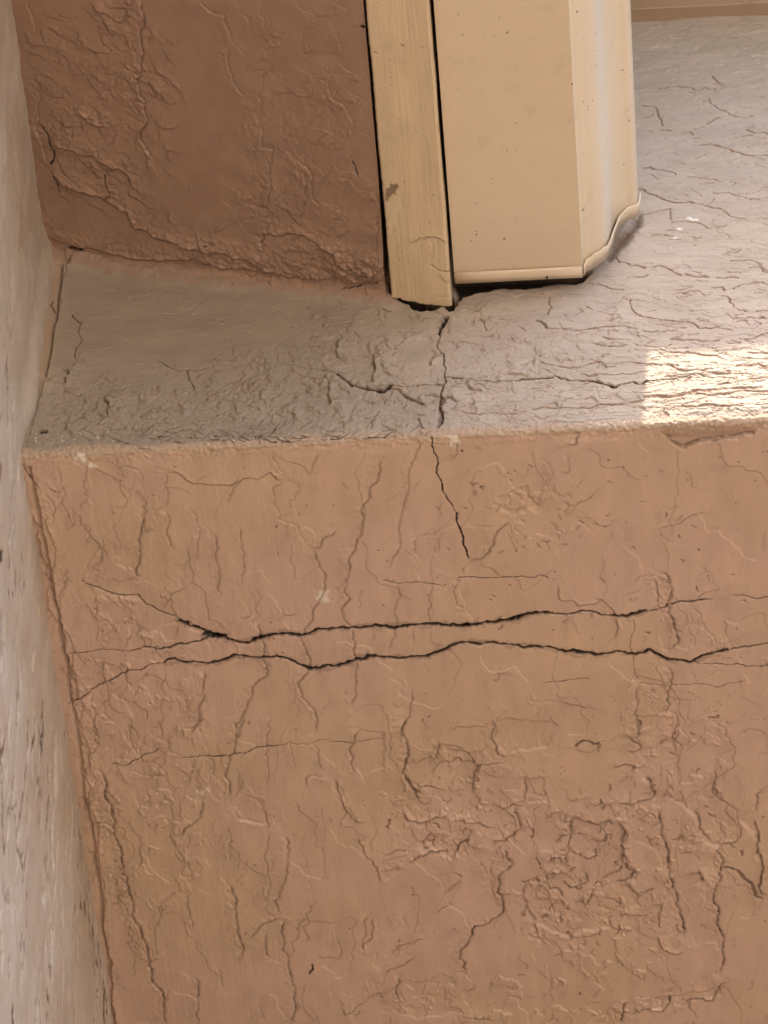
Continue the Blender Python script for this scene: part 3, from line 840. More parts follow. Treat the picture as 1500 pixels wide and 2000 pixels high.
def paint(name, base, alt, other, under, pale, rough=0.5, stretch=(1, 1, 1), bump=0.25, speck=0.5, streak=(1, 1, 1), old=None):
    """weathered masonry paint; the mesh's 'wear' layer says where dirt, undercoat, plaster or the second coat shows"""
    mt = bpy.data.materials.new(name); mt.use_nodes = True; nt = mt.node_tree
    bs = nt.nodes['Principled BSDF']
    geo = nd(nt, 'ShaderNodeNewGeometry'); pos = geo.outputs['Position']
    at = nd(nt, 'ShaderNodeAttribute', attribute_name='wear')
    sp = nd(nt, 'ShaderNodeSeparateColor'); nt.links.new(at.outputs['Color'], sp.inputs[0])
    c = mixc(nt, ramp(nt, noise_node(nt, pos, 9, 3), 0.38, 0.62), base, alt)
    if old:                                     # shade under the porch ceiling, painted as a darker olive end
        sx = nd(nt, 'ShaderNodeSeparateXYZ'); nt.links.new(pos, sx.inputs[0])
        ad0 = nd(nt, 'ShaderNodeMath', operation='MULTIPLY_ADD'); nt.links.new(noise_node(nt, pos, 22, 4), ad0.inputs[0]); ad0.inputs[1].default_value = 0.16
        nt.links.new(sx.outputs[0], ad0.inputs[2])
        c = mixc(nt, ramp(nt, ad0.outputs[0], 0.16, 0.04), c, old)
    # faint roller streaks and blotches in the paint itself
    st = ramp(nt, noise_node(nt, pos, 60, 5, 0.6, streak), 0.3, 0.7, 0.90, 1.08)
    mm = nd(nt, 'ShaderNodeVectorMath', operation='SCALE'); nt.links.new(c, mm.inputs[0]); nt.links.new(st, mm.inputs['Scale'])
    c = mm.outputs[0]
    c = mixc(nt, at.outputs['Alpha'], c, other)
    c = mixc(nt, sp.outputs[1], c, under)
    c = mixc(nt, sp.outputs[2], c, pale)
    # fly specks and grime
    s1 = ramp(nt, noise_node(nt, pos, 420, 2, 0.5), 0.735, 0.77, 0, speck)
    c = mixc(nt, s1, c, (0.03, 0.022, 0.016))
    s2 = ramp(nt, noise_node(nt, pos, 30, 6, 0.7), 0.55, 0.8, 0, 0.22)
    c = mixc(nt, s2, c, (0.12, 0.09, 0.06))
    c = mixc(nt, ramp(nt, sp.outputs[0], 0.0, 0.6), c, (0.13, 0.075, 0.046))
    c = mixc(nt, ramp(nt, sp.outputs[0], 0.5, 0.95), c, (0.010, 0.009, 0.008))
    nt.links.new(c, bs.inputs['Base Color'])
    bs.inputs['Roughness'].default_value = rough
    bs.inputs['Specular IOR Level'].default_value = 0.4
    h1 = noise_node(nt, pos, 900, 3, 0.6, stretch)
    h2 = noise_node(nt, pos, 260, 4, 0.6, stretch)
    ad = nd(nt, 'ShaderNodeMath', operation='ADD'); nt.links.new(h1, ad.inputs[0]); nt.links.new(h2, ad.inputs[1])
    bp = nd(nt, 'ShaderNodeBump'); bp.inputs['Strength'].default_value = bump; bp.inputs['Distance'].default_value = 0.0005
    nt.links.new(ad.outputs[0], bp.inputs['Height']); nt.links.new(bp.outputs[0], bs.inputs['Normal'])
    return mt

TERRA = (0.525, 0.37, 0.25); TERRA2 = (0.54, 0.375, 0.28)
GREY = (0.385, 0.32, 0.25); GREY2 = (0.40, 0.33, 0.27)
TAN = (0.40, 0.285, 0.19); REDB = (0.27, 0.165, 0.112); PALE = (0.75, 0.68, 0.56)
M_UNDER = paint('terracotta_paint', TERRA, TERRA2, TAN, REDB, PALE, 0.42, (1, .6, 1), 0.32, 0.5, (1, .3, 1))
M_FACE = paint('greige_paint', GREY, GREY2, TAN, REDB, (0.85, 0.82, 0.78), 0.72, (.6, 1, 1), 0.5, 0.6, (.3, 1, 1), (0.275, 0.223, 0.166))  # last colour: painted shade for the end under the porch ceiling
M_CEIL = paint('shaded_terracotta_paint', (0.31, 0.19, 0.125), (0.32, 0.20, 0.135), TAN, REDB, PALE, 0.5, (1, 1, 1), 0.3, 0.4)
M_LEFT = paint('left_wall_paint', (0.48, 0.385, 0.29), (0.55, 0.47, 0.385), TAN, REDB, (0.8, 0.76, 0.7), 0.5, (1, 1, 1), 1.0, 0.8)

def plain(name, c, rough=0.5, metal=0.0, nz=0.12, scale=40):
    mt = bpy.data.materials.new(name); mt.use_nodes = True; nt = mt.node_tree
    bs = nt.nodes['Principled BSDF']
    pos = nd(nt, 'ShaderNodeNewGeometry').outputs['Position']
    f = ramp(nt, noise_node(nt, pos, scale, 6, 0.6), 0.3, 0.7, 0, 1)
    a = tuple(v*(1-nz) for v in c); b = tuple(min(v*(1+nz), 1) for v in c)
    nt.links.new(mixc(nt, f, a, b), bs.inputs['Base Color'])
    bs.inputs['Roughness'].default_value = rough; bs.inputs['Metallic'].default_value = metal
    return mt

def metal_paint():
    mt = bpy.data.materials.new('cream_gutter_enamel'); mt.use_nodes = True; nt = mt.node_tree
    bs = nt.nodes['Principled BSDF']
    pos = nd(nt, 'ShaderNodeNewGeometry').outputs['Position']
    c = mixc(nt, ramp(nt, noise_node(nt, pos, 14, 4), 0.35, 0.65), (0.63, 0.50, 0.345), (0.65, 0.52, 0.36))
    at = nd(nt, 'ShaderNodeAttribute', attribute_name='chalk')      # paler, unevenly mottled strip in the hollow of the profile
    ml = nd(nt, 'ShaderNodeMath', operation='MULTIPLY'); nt.links.new(at.outputs['Fac'], ml.inputs[0])
    nt.links.new(ramp(nt, noise_node(nt, pos, 30, 5, 0.6, (1, .15, 1)), 0.3, 0.6, 0.45, 0.95), ml.inputs[1])
    c = mixc(nt, ml.outputs[0], c, (0.64, 0.565, 0.45))
    gr = ramp(nt, noise_node(nt, pos, 45, 6, 0.7), 0.56, 0.8, 0, 0.35)
    c = mixc(nt, gr, c, (0.32, 0.26, 0.16))
    s1 = ramp(nt, noise_node(nt, pos, 240, 1, 0.5), 0.755, 0.77, 0, 0.85)
    c = mixc(nt, s1, c, (0.05, 0.03, 0.02))
    nt.links.new(c, bs.inputs['Base Color'])
    bs.inputs['Coat Weight'].default_value = 0.6; bs.inputs['Coat Roughness'].default_value = 0.22
    bs.inputs['Roughness'].default_value = 0.33; bs.inputs['Specular IOR Level'].default_value = 0.5
    bp = nd(nt, 'ShaderNodeBump'); bp.inputs['Strength'].default_value = 0.15; bp.inputs['Distance'].default_value = 0.002
    nt.links.new(noise_node(nt, pos, 22, 3), bp.inputs['Height']); nt.links.new(bp.outputs[0], bs.inputs['Normal'])
    return mt
M_GUT = metal_paint()
M_BOARD = paint('cream_wood_paint', (0.62, 0.47, 0.295), (0.65, 0.50, 0.32), (0.24, 0.16, 0.10), (0.24, 0.16, 0.10), (0.7, 0.55, 0.38), 0.55, (1, .2, 1), 0.2, 0.5, (1, .1, 1))
M_DARKWOOD = plain('old_bare_wood', (0.05, 0.035, 0.022), 0.9)
M_TRIM = paint('trim_paint', (0.36, 0.24, 0.15), (0.38, 0.26, 0.17), TAN, REDB, PALE, 0.5, (.3, 1, 1), 0.3, 0.3, (.2, 1, 1))
M_EAVE = plain('eave_paint', (0.15, 0.09, 0.055), 0.7)
M_GROUND = plain('dark_asphalt', (0.06, 0.055, 0.05), 0.9, 0, 0.2, 3)
M_PATIO = plain('pale_concrete', (0.62, 0.54, 0.44), 0.9, 0, 0.1, 3)
M_SHINGLE = plain('roof_shingle', (0.10, 0.08, 0.07), 0.9, 0, 0.3, 30)

# ------------------------------------------------------------------ ground
g = mesh_obj('ground', [(-400,-400,0),(400,-400,0),(400,400,0),(-400,400,0)], [(0,1,2,3)], M_GROUND)
tag(g, kind='structure')
g = mesh_obj('path', [(-30,-40,.004),(6,-40,.004),(6,-2.6,.004),(-30,-2.6,.004)], [(0,1,2,3)], M_PATIO)  # unseen pale sheet, added to bounce light up under the beam
tag(g, kind='structure')

# ------------------------------------------------------------------ projections of grid points back to the traced frame (for where each kind of wear lies)
def pix(P):
    d = P-CAM; w = d@CF
    return 750+FPX*(d@CR)/w, 1000-FPX*(d@CU)/w
def blob(x, y, cx, cy, rx, ry): return np.exp(-(((x-cx)/rx)**2+((y-cy)/ry)**2))

STEP = 0.00052
R_E = 0.0038                                   # rounding of the beam's lower edge
SEAM0 = R_E*(1-math.pi/4)
def seam(S, q): return 0.0012*fbm(S, q, 0.02, 0.02, 55, 4, 0.6) + 0.0009*fbm(S, q, 0.0032, 0.0032, 56, 3)

beam = empty('stucco_beam', (0, 0, H), 'cracked painted stucco beam, terracotta underneath with two long black cracks and greige on its front', 'beam')

# ---- underside
def st_L(x, y):
    p = onL(x, y); return p[0], p[1]
F = Field(axis(-0.262, 0.275, STEP, 0.0, 2.2), axis(R_E*0.1, 0.59, STEP, 0, 0.35))
F.noises()
S, T = F.S, F.T
PP = np.stack(np.broadcast_arrays(S, T, np.full_like(S, H)), -1)
X, Y = pix(PP); del PP
F.h += 0.0011*fbm(S, T, 0.07, 0.10, 1, 3) + 0.00010*fbm(S, T, 0.010, 0.02, 2, 3)
rough = np.clip(0.15 + 0.9*blob(X, Y, 1150, 1730, 170, 190) + 0.8*blob(X, Y, 860, 1560, 140, 130) + 0.8*blob(X, Y, 1350, 1560, 110, 200)
                + 0.55*blob(X, Y, 1050, 1000, 160, 110) + 0.6*blob(X, Y, 250, 1250, 160, 260) + 0.5*blob(X, Y, 300, 1650, 200, 300)
                + 0.7*blob(X, Y, 1000, 1950, 400, 60) + 0.5*blob(X, Y, 1400, 1230, 100, 80), 0, 1)
wa = 0.006*fbm(S, T, 0.018, 0.018, 34, 3); wb = 0.006*fbm(S, T, 0.018, 0.018, 35, 3)
n1 = fbm(S+wa, T+wb, 0.017, 0.025, 3, 5, 0.55)
mask = sst(0.10-0.35*rough, 0.16-0.35*rough, n1 + 0.0)      # where the top coat has come away
F.h -= 0.0011*mask*sst(0.38, 0.75, rough)
tex = 0.00034*fbm(S, T, 0.0028, 0.006, 4, 4, 0.6) + 0.00016*fbm(S, T, 0.0012, 0.0035, 5, 2)
F.h += 0.00010*fbm(S, T, 0.002, 0.05, 6, 2)*sst(900, 500, X)
wc = 0.0035*vnoise(S, T, 0.011, 0.011, 37)
F.h += 0.0006*sst(0.0, 0.022, fbm(S+wc, T-wc, 0.040, 0.085, 8, 2, 0.35))
apply_traced(F, LOWER, st_L, 0.00085)
eL = lambda k, dh='l', dc=0.006: (lambda P: F.edge(P, 0.00025*k*random.uniform(.3, 1.2), np.array([-1.0, 0]) if dh == 'l' else np.array([0, -1.0]), random.uniform(.1, .42)*k, 0.2, max(dc, .005)))
scatter(F, st_L, (90, 900, 620, 2050), 60, 92, 10, (15, 90), eL(.7), None, 0.15)
scatter(F, st_L, (90, 900, 620, 2050), 50, 92, 25, (4, 20), eL(.5, 'l', .002))
scatter(F, st_L, (600, 860, 1560, 2050), 50, 88, 25, (10, 50), eL(.6), None, 0.2)
rough_p = lambda x, y: 0.06 + math.exp(-((x-1150)/170)**2-((y-1730)/190)**2)+.9*math.exp(-((x-860)/140)**2-((y-1560)/130)**2)+.9*math.exp(-((x-1350)/110)**2-((y-1560)/200)**2)+.9*math.exp(-((x-1060)/160)**2-((y-980)/110)**2)+math.exp(-((x-1000)/400)**2-((y-1960)/50)**2)
scatter(F, st_L, (600, 860, 1560, 2050), 80, 60, 70, (4, 20), eL(.8, 'l', .0025), rough_p, 0.7)
scatter(F, st_L, (600, 860, 1560, 2050), 60, 20, 60, (4, 18), eL(.8, 'u', .0025), rough_p, 0.7)
scatter(F, st_L, (60, 860, 1560, 2050), 260, 0, 60, (1, 5), lambda P: F.crack(P, random.uniform(.5, 1.1)*PXM, 0.0006, random.uniform(.4, .9)))
scatter(F, st_L, (1200, 1280, 1560, 1420), 40, 0, 12, (10, 60), lambda P: F.crack(P, 0.35*PXM*random.uniform(.6, 1.4), 0.0004, .4))
scatter(F, st_L, (40, 880, 260, 2000), 60, 80, 8, (20, 120), eL(.8))
F.h += tex*(0.04 + 0.30*mask*sst(0.25, 0.7, rough) + 0.30*F.rg)
F.h += 0.00013*fbm(S, T, 0.0022, 0.07, 7, 3)*sst(1000, 300, X)
deep = lambda x, y: math.exp(-((x-1140)/110)**2-((y-1720)/110)**2)+.8*math.exp(-((x-860)/80)**2-((y-1630)/60)**2)+.6*math.exp(-((x-1360)/60)**2-((y-1560)/120)**2)+.5*math.exp(-((x-880)/70)**2-((y-1500)/50)**2)
scatter(F, st_L, (700, 1400, 1500, 1900), 95, 40, 60, (6, 22), lambda P: F.crack(P, random.uniform(1.2, 3.2)*PXM, 0.0010, random.uniform(.15, .42), amp=.2), deep, 0.8)
scatter(F, st_L, (850, 880, 1450, 1250), 60, 40, 60, (3, 12), lambda P: F.crack(P, random.uniform(1, 2.2)*PXM, 0.0007, random.uniform(.15, .4), amp=.2), None, 0.8)
# long groove beside the left wall
F.crack([np.array(st_L(*p)) for p in [(58, 915), (75, 1000), (96, 1110), (118, 1230), (140, 1370), (160, 1500), (180, 1620), (195, 1730), (214, 1880), (235, 2040)]], 0.0013, 0.0018, 0.14, red=0.2, amp=0.02)
F.edge([np.array(st_L(*p)) for p in [(72, 940), (110, 1090), (142, 1300), (170, 1450), (188, 1600), (203, 1750), (222, 1880), (245, 2040)]], 0.0007, np.array([1.0, 0]), 0.12, 0.06, 0.008)
tw = T + 0.0022*fbm(S, T, 0.012, 0.004, 57, 4, 0.6)
F.w[..., 3] = 1-sst(0.0030, 0.0038, tw)
# pinker, thinner paint at the lower right
F.w[..., 3] = np.maximum(F.w[..., 3], 0.0)
near = 1-sst(R_E*1.2, R_E*3.5, T)
F.h = F.h*(1-near) + seam(S, SEAM0-T)*near
def posL(S, T, h):
    S, T = np.broadcast_arrays(S, T)
    ph = np.clip((R_E-T)/R_E, 0, 1.2)
    flat = T >= R_E
    y = np.where(flat, T, R_E-R_E*np.sin(ph)); z = np.where(flat, H, H+R_E-R_E*np.cos(ph))
    return np.stack([S, y-h*np.sin(ph), z-h*np.cos(ph)], -1)
under = build_grid('underside', F, posL, M_UNDER, beam)
del F, X, Y, rough, n1, mask, tex, near, tw

# ---- front face
def st_W(x, y):
    p = onW(x, y); return p[0], p[2]-H
F = Field(axis(-0.262, 0.30, STEP, 0.0, 2.2), axis(R_E*0.1, Z_TRIM-H+0.03, STEP, 0, 0))
F.noises()
S, T = F.S, F.T
PP = np.stack(np.broadcast_arrays(S, S*0, T+H), -1)
X, Y = pix(PP); del PP
left = sst(1000, 700, X)
F.h += 0.0012*fbm(S, T, 0.07, 0.06, 11, 3) + 0.00022*fbm(S, T, 0.014, 0.009, 12, 3)
rough = np.clip(0.1 + 1.0*left*sst(720, 800, Y) + 0.6*blob(X, Y, 650, 690, 90, 70) + 0.5*blob(X, Y, 960, 700, 110, 60) + 0.25*(1-left), 0, 1)
n1 = fbm(S, T, 0.011, 0.008, 13, 5, 0.6)
mask = sst(0.12-0.35*rough, 0.17-0.35*rough, n1)
F.h += 0.00055*(1-mask)*sst(0.2, 0.6, rough)
lumps = (0.00062*fbm(S, T, 0.0042, 0.0036, 14, 3, 0.6)+0.0006*np.clip(fbm(S, T, 0.0022, 0.002, 18, 2)-0.15, 0, 1))*left + 0.00016*fbm(S, T, 0.006, 0.0022, 15, 3)*(1-left)
F.h += lumps*(0.18+1.3*rough)
F.h += (0.00022*fbm(S, T, 0.03, 0.0016, 16, 2)*sst(620, 820, Y) + 0.00035*fbm(S, T, 0.022, 0.004, 19, 4))*(1-left)
wa = 0.004*fbm(S, T, 0.014, 0.012, 36, 3)
F.h += 0.00036*(1-0.7*left)*sst(0.0, 0.03, fbm(S+wa, T+wa, 0.045, 0.016, 20, 4, 0.5)) + 0.0004*(1-0.75*left)*sst(0.05, 0.08, fbm(S-wa, T+wa, 0.03, 0.009, 29, 4, 0.5))
apply_traced(F, FRONT, st_W, 0.0012)
rr = lambda lo, hi, am=.9: (lambda P: F.crack(P, random.uniform(lo, hi)*PXM*0.5, 0.0005, random.uniform(0, .2), red=am))
scatter(F, st_W, (1240, 160, 1600, 660), 110, 3, 9, (4, 24), rr(1.3, 2.8), None, 0.2)
scatter(F, st_W, (900, 560, 1600, 800), 230, 1, 6, (4, 34), rr(1.2, 2.6), lambda x, y: min(1, (x-800)/500), 0.16)
scatter(F, st_W, (1270, 680, 1620, 830), 520, -2, 4, (1, 7), rr(1, 2.2), None, 0.15)
scatter(F, st_W, (1270, 680, 1620, 830), 60, -2, 3, (12, 50), rr(.9, 1.8), None, 0.1)
scatter(F, st_W, (880, 790, 1600, 842), 110, -2, 4, (12, 80), rr(.9, 2, .7))
scatter(F, st_W, (1480, 690, 1800, 830), 30, 0, 4, (40, 120), rr(4, 9, 1))
eW = lambda k, hx, hy, dc=.005: (lambda P: F.edge(P, 0.0005*k*random.uniform(.5, 1.2), np.array([hx, hy]), 0.3*k, 0.25, dc))
scatter(F, st_W, (120, 730, 900, 845), 110, 70, 60, (3, 22), eW(1.1, 1.0, 0.2, .004), lambda x, y: min(1, max(0.03, (y-700)/100)), 0.7)
scatter(F, st_W, (560, 600, 900, 760), 70, 70, 50, (3, 18), eW(1, 1.0, 0.2), None, 0.7)
scatter(F, st_W, (880, 600, 1250, 820), 70, 10, 40, (5, 24), eW(.9, .7, -.7), None, 0.6)
scatter(F, st_W, (400, 700, 560, 800), 60, -50, 20, (8, 40), eW(.8, 1.0, 0.2))
scatter(F, st_W, (80, 560, 1250, 840), 110, 0, 70, (.6, 4), lambda P: F.crack(P, random.uniform(.5, 1.0)*PXM, 0.0006, random.uniform(.4, .9)))
scatter(F, st_W, (300, 600, 760, 720), 30, -15, 10, (10, 50), lambda P: F.edge(P, 0.0004, np.array([0, 1.0]), 0.05, 0.1, 0.004))
scatter(F, st_W, (150, 838, 860, 858), 60, -2, 6, (8, 50), lambda P: F.crack(P, random.uniform(.5, 1.6)*PXM, 0.0010, random.uniform(.2, .7)))
# torn gap under the foot of the fascia board, its deep shade painted black
ox, oy, kk = TILES['P']
F.poly([np.array(st_W(ox+x/kk, oy+y/kk)) for x, y in [(485, 1120), (530, 1180), (600, 1200), (780, 1240), (1000, 1290), (1180, 1290), (1270, 1230), (1300, 1290), (1292, 1425), (1235, 1440), (1195, 1395), (1130, 1372), (1075, 1405), (1020, 1420), (960, 1408), (880, 1432), (800, 1408), (765, 1350), (700, 1325), (620, 1312), (560, 1278), (498, 1270)]], -0.012, soft=0.0007, dirt=1.0, amp=0.1)
# open pocket in the stucco behind the gutter's end, its shadow painted dark
F.poly([np.array(st_W(*p)) for p in [(884, 545), (1000, 538), (1140, 528), (1152, 530), (1138, 547), (1120, 553), (1085, 551), (1040, 560), (985, 561), (930, 571), (900, 577), (886, 590)]], -0.007, soft=0.0028, dirt=0.9, amp=0.06)
F.poly([np.array(st_W(*p)) for p in [(1180, 500), (1215, 455), (1248, 420), (1250, 440), (1228, 470), (1200, 500), (1190, 512)]], -0.003, soft=0.004, dirt=0.5, amp=0.06)  # gutter's shadow beside its curved side, painted into the stucco colour
# knocked-off crumbs and grime along the lower arris
scatter(F, st_W, (1150, 822, 1600, 842), 120, 0, 40, (1, 5), lambda P: F.crack(P, random.uniform(.5, 1.2)*PXM, -0.0006, 0, white=random.uniform(.4, 1)), None, .4)
scatter(F, st_W, (60, 845, 1000, 872), 70, 0, 40, (1, 5), lambda P: F.crack(P, random.uniform(.5, 1.1)*PXM, -0.0005, 0, white=random.uniform(.2, .7)), None, .4)
scatter(F, st_W, (240, 850, 760, 862), 46, -3, 8, (6, 34), lambda P: F.crack(P, random.uniform(.6, 1.6)*PXM, 0.0008, random.uniform(.5, .9)), None, .2)
# bulging mortar fillet in the left corner
F.h += 0.004*sst(0.030, 0.0, S-XL)*sst(0.0, 0.10, T)
ed = T + 0.0030*fbm(S, T, 0.008, 0.006, 58, 5, 0.7)
F.w[..., 3] = 0.8*(1-sst(0.0055, 0.0080, ed - 0.004*left*vnoise(S, T, 0.03, 1, 59)))
# warmer film of ceiling colour near the porch ceiling and on the corner strip
dc = (0.2255+SK*(S-pa[0]))-T
F.w[..., 1] = np.maximum(F.w[..., 1], 0.85*sst(0.013, 0.003, dc+0.010*n1+0.02*np.maximum(0, S+0.16))*sst(0.012, 0.0, S))
F.h += 0.006*sst(0.016, -0.002, dc + 0.004*fbm(S, T, 0.03, 0.03, 17, 3))**2*sst(0.012, 0.0, S)
F.w[..., 3] = np.maximum(F.w[..., 3], 0.6*sst(0.018, 0.006, S-XL)*sst(0.05, 0.09, T))
near = 1-sst(R_E*1.2, R_E*3.0, T)
F.h = F.h*(1-near) + seam(S, T-SEAM0)*near
def posW(S, T, h):
    S, T = np.broadcast_arrays(S, T)
    ph = np.clip((R_E-T)/R_E, 0, 1.2)
    flat = T >= R_E
    z = np.where(flat, H+T, H+R_E-R_E*np.sin(ph)); y = np.where(flat, 0.0, R_E-R_E*np.cos(ph))
    return np.stack([S, y-h*np.cos(ph), z-h*np.sin(ph)], -1)
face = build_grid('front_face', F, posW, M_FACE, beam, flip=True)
del F, X, Y, rough, n1, mask, lumps, near, ed, left

# ---- trim along the top of the beam's face: a fillet and the board above it
def strip(name, x0, x1, y0, y1, z0, z1, mat, parent, bow=0.0012, n=160, seed=1):
    xs = np.linspace(x0, x1, n); V = []; Fc = []
    for i, x in enumerate(xs):
        j = [bow*float(fbm(np.array([[x]]), np.array([[k*0.3]]), 0.05, 0.05, 70+seed, 3)[0, 0]) for k in range(4)]
        V += [(x, y0+j[0], z0+j[1]), (x, y1, z0+j[1]), (x, y1, z1), (x, y0+j[0], z1)]
        if i:
            a = 4*(i-1); b = 4*i
            for k in range(4):
                l = (k+1) % 4
                Fc.append((a+k, a+l, b+l, b+k))
    Fc.append((0, 1, 2, 3)); e = 4*(n-1); Fc.append((e+3, e+2, e+1, e))
    o = mesh_obj(name, V, Fc, mat, parent)
    b = o.modifiers.new('bevel', 'BEVEL'); b.width = 0.0008; b.segments = 2; b.limit_method = 'ANGLE'
    return o
strip('trim_fillet', -0.25, 2.3, -0.011, 0.02, Z_TRIM, Z_TRIM+0.012, M_TRIM, beam, seed=1)
strip('trim_board', -0.25, 2.3, -0.0065, 0.02, Z_TRIM+0.0125, Z_TRIM+0.11, M_TRIM, beam, seed=2)
box('core', (-0.26, 0.03, H+0.02), (2.4, 0.90, Z_TRIM+0.5), M_EAVE, beam)

# ------------------------------------------------------------------ porch ceiling (slopes down to the eave)
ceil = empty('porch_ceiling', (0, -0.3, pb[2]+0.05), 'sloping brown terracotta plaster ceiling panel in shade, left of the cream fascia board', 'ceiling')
def st_S(x, y):
    p = onS(x, y); return (p-pa)@S_U, p[1]
s_hi = (onS(757.5, 560)-pa)@S_U
F = Field(np.concatenate([axis(-0.012, s_hi, STEP, 0, 0)]), axis(-0.30, 0.004, STEP, 4.2, 0))
F.noises()
S, T = F.S, F.T
F.h += 0.0011*fbm(S, T, 0.05, 0.07, 21, 3) + 0.00025*fbm(S, T, 0.012, 0.012, 22, 3)
PP = pa + S[..., None]*S_U + (T[..., None])*NY - np.array([0, pa[1], 0])
X, Y = pix(PP); del PP
rough = np.clip(0.15+0.8*blob(X, Y, 170, 230, 130, 170)+0.5*blob(X, Y, 560, 200, 80, 200), 0, 1)
aa = S*0.6 + T*0.8; bb = -S*0.8 + T*0.6
F.h += (0.00055*fbm(bb, aa, 0.012, 0.003, 23, 3)*blob(X, Y, 160, 230, 130, 200) + 0.00007*fbm(S, T, 0.003, 0.003, 24, 3))*(0.2+rough)
n1 = fbm(S, T, 0.014, 0.018, 25, 5, 0.55)
mask = sst(0.12-0.3*rough, 0.17-0.3*rough, n1)
F.h -= 0.00022*mask*sst(0.2, 0.6, rough)
apply_traced(F, CEIL, st_S, 0.0010)
eS = lambda k, hx, hy, dc=.006: (lambda P: F.edge(P, 0.0006*k*random.uniform(.5, 1.2), np.array([hx, hy]), 0.22*k, 0.22, dc))
scatter(F, st_S, (50, 20, 330, 420), 120, 35, 14, (10, 50), eS(.8, .5, -1))
scatter(F, st_S, (450, 0, 720, 560), 120, 80, 50, (8, 45), eS(.7, -1, 0), None, 0.6)
scatter(F, st_S, (60, 0, 740, 560), 50, 0, 60, (1, 4), lambda P: F.crack(P, 0.8*PXM, 0.0006, .7))
scatter(F, st_S, (350, 480, 740, 560), 60, 8, 8, (20, 90), eS(.8, 0, -1))
# patched band next to the beam
F.edge([np.array(st_S(*p)) for p in [(100, 470), (200, 488), (330, 505), (430, 520), (560, 535), (750, 548)]], 0.002, np.array([0, -1.0]), 0.12, 0.08, 0.012)
F.h += 0.006*sst(-0.016, 0.002, T + 0.004*fbm(S, T, 0.03, 0.03, 27, 3))**2
def posS(S, T, h):
    S, T = np.broadcast_arrays(S, T)
    S = S - 0.0016*sst(-0.14, -0.01, T)*np.clip(S/s_hi, 0, 1)**8
    base = pa[None, None, :] + S[..., None]*S_U + T[..., None]*NY
    return base - h[..., None]*N_S
F.h = F.h.astype(np.float32)
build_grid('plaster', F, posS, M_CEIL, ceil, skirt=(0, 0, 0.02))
del F, X, Y, rough, n1, mask, aa, bb
# roof deck over it
zr = lambda x: pa[2]+SK*(x-pa[0])
v = []
for x in (XL-0.25, 0.17):
    for y in (-4.55, 0.02):
        for dz in (0.150, 0.165): v.append((x, y, zr(x)+dz))
f = [(0,1,3,2),(4,6,7,5),(0,4,5,1),(2,3,7,6),(1,5,7,3),(0,2,6,4)]
deck = mesh_obj('roof_deck', v, f, M_SHINGLE, ceil)

# ------------------------------------------------------------------ left wall
wall = empty('stucco_wall', (XL, 0, 0), 'pale greige painted stucco side wall at the left edge, streaked and pitted', 'wall')
F = Field(axis(-0.42, 0.72, 0.0017, 4.1, 0.3, 30), axis(H-0.62, H+0.32, 0.0017, 3.0-0.02, 0, 40))
S, T = F.S, F.T
F.noises()
F.h += 0.0025*fbm(S, T, 0.10, 0.10, 41, 3) + 0.0012*fbm(S, T, 0.022, 0.022, 42, 4) + 0.0005*fbm(S, T, 0.007, 0.007, 43, 3)
n1 = fbm(S, T, 0.02, 0.05, 44, 4)
F.w[..., 3] = 0.25*sst(0.1, 0.4, n1)
for _ in range(230):
    y = random.uniform(-0.3, 0.6); z = random.uniform(H-0.5, H+0.15)
    if z > H and y > -0.01: continue
    L = random.uniform(0.001, 0.02)
    a = random.gauss(1.9, .35)
    p = np.array([y, z]); q = p + np.array([math.cos(a), math.sin(a)])*L
    F.crack([p, q], random.uniform(0.0012, 0.0028), 0.0014, random.choice([.1, .2, .3, .8]), red=random.choice([0, .5, .3]), white=0, amp=.2)
for _ in range(60):
    y = random.uniform(-0.1, 0.5); z = random.uniform(H-0.5, H-0.02)
    p = np.array([y, z]); a = random.gauss(1.9, .2); L = random.uniform(.02, .09)
    F.crack([p, p+np.array([math.cos(a), math.sin(a)])*L], random.uniform(0.0011, 0.002), 0.0010, random.choice([0, 0, .5]), red=random.choice([.6, 0]), white=random.choice([0, 0, .4]), amp=.06)
for _ in range(150):
    y = random.uniform(-0.15, 0.6); z = random.uniform(H-0.5, H-0.01)
    p = np.array([y, z]); a = random.gauss(2.2, .5); L = random.choice([.004, .01, .03])*random.uniform(.5, 1.4)
    F.crack([p, p+np.array([math.cos(a), math.sin(a)])*L], random.uniform(0.002, 0.0052), 0.0020, random.choice([0, .1, .2, .3, .7]), red=random.choice([0, .5]), amp=.2)
# grime in the corner under the beam's end
for k in range(46):
    y = 0.30+0.006*k + random.gauss(0, .003); z = H-0.012-abs(random.gauss(0, .014))
    F.crack([np.array([y, z]), np.array([y+random.uniform(.002, .009), z-random.uniform(0, .004)])], random.uniform(.0012, .0026), .001, random.uniform(.5, .95), amp=.2)
# plaster fillet where the wall turns into the ceiling and the beam
S2, T2 = np.broadcast_arrays(S, T)
F.h += 0.005*sst(0.03, 0.0, np.abs(S2))*sst(H+0.02, H+0.05, T2)
def posX(S, T, h):
    S, T = np.broadcast_arrays(S, T)
    return np.stack([XL+h, S, T], -1)
build_grid('wall_face', F, posX, M_LEFT, wall, flip=True)
del F
box('wall_core', (XL-0.2, -4.5, 0.0), (XL-0.012, 1.2, H+0.9), M_EAVE, wall)

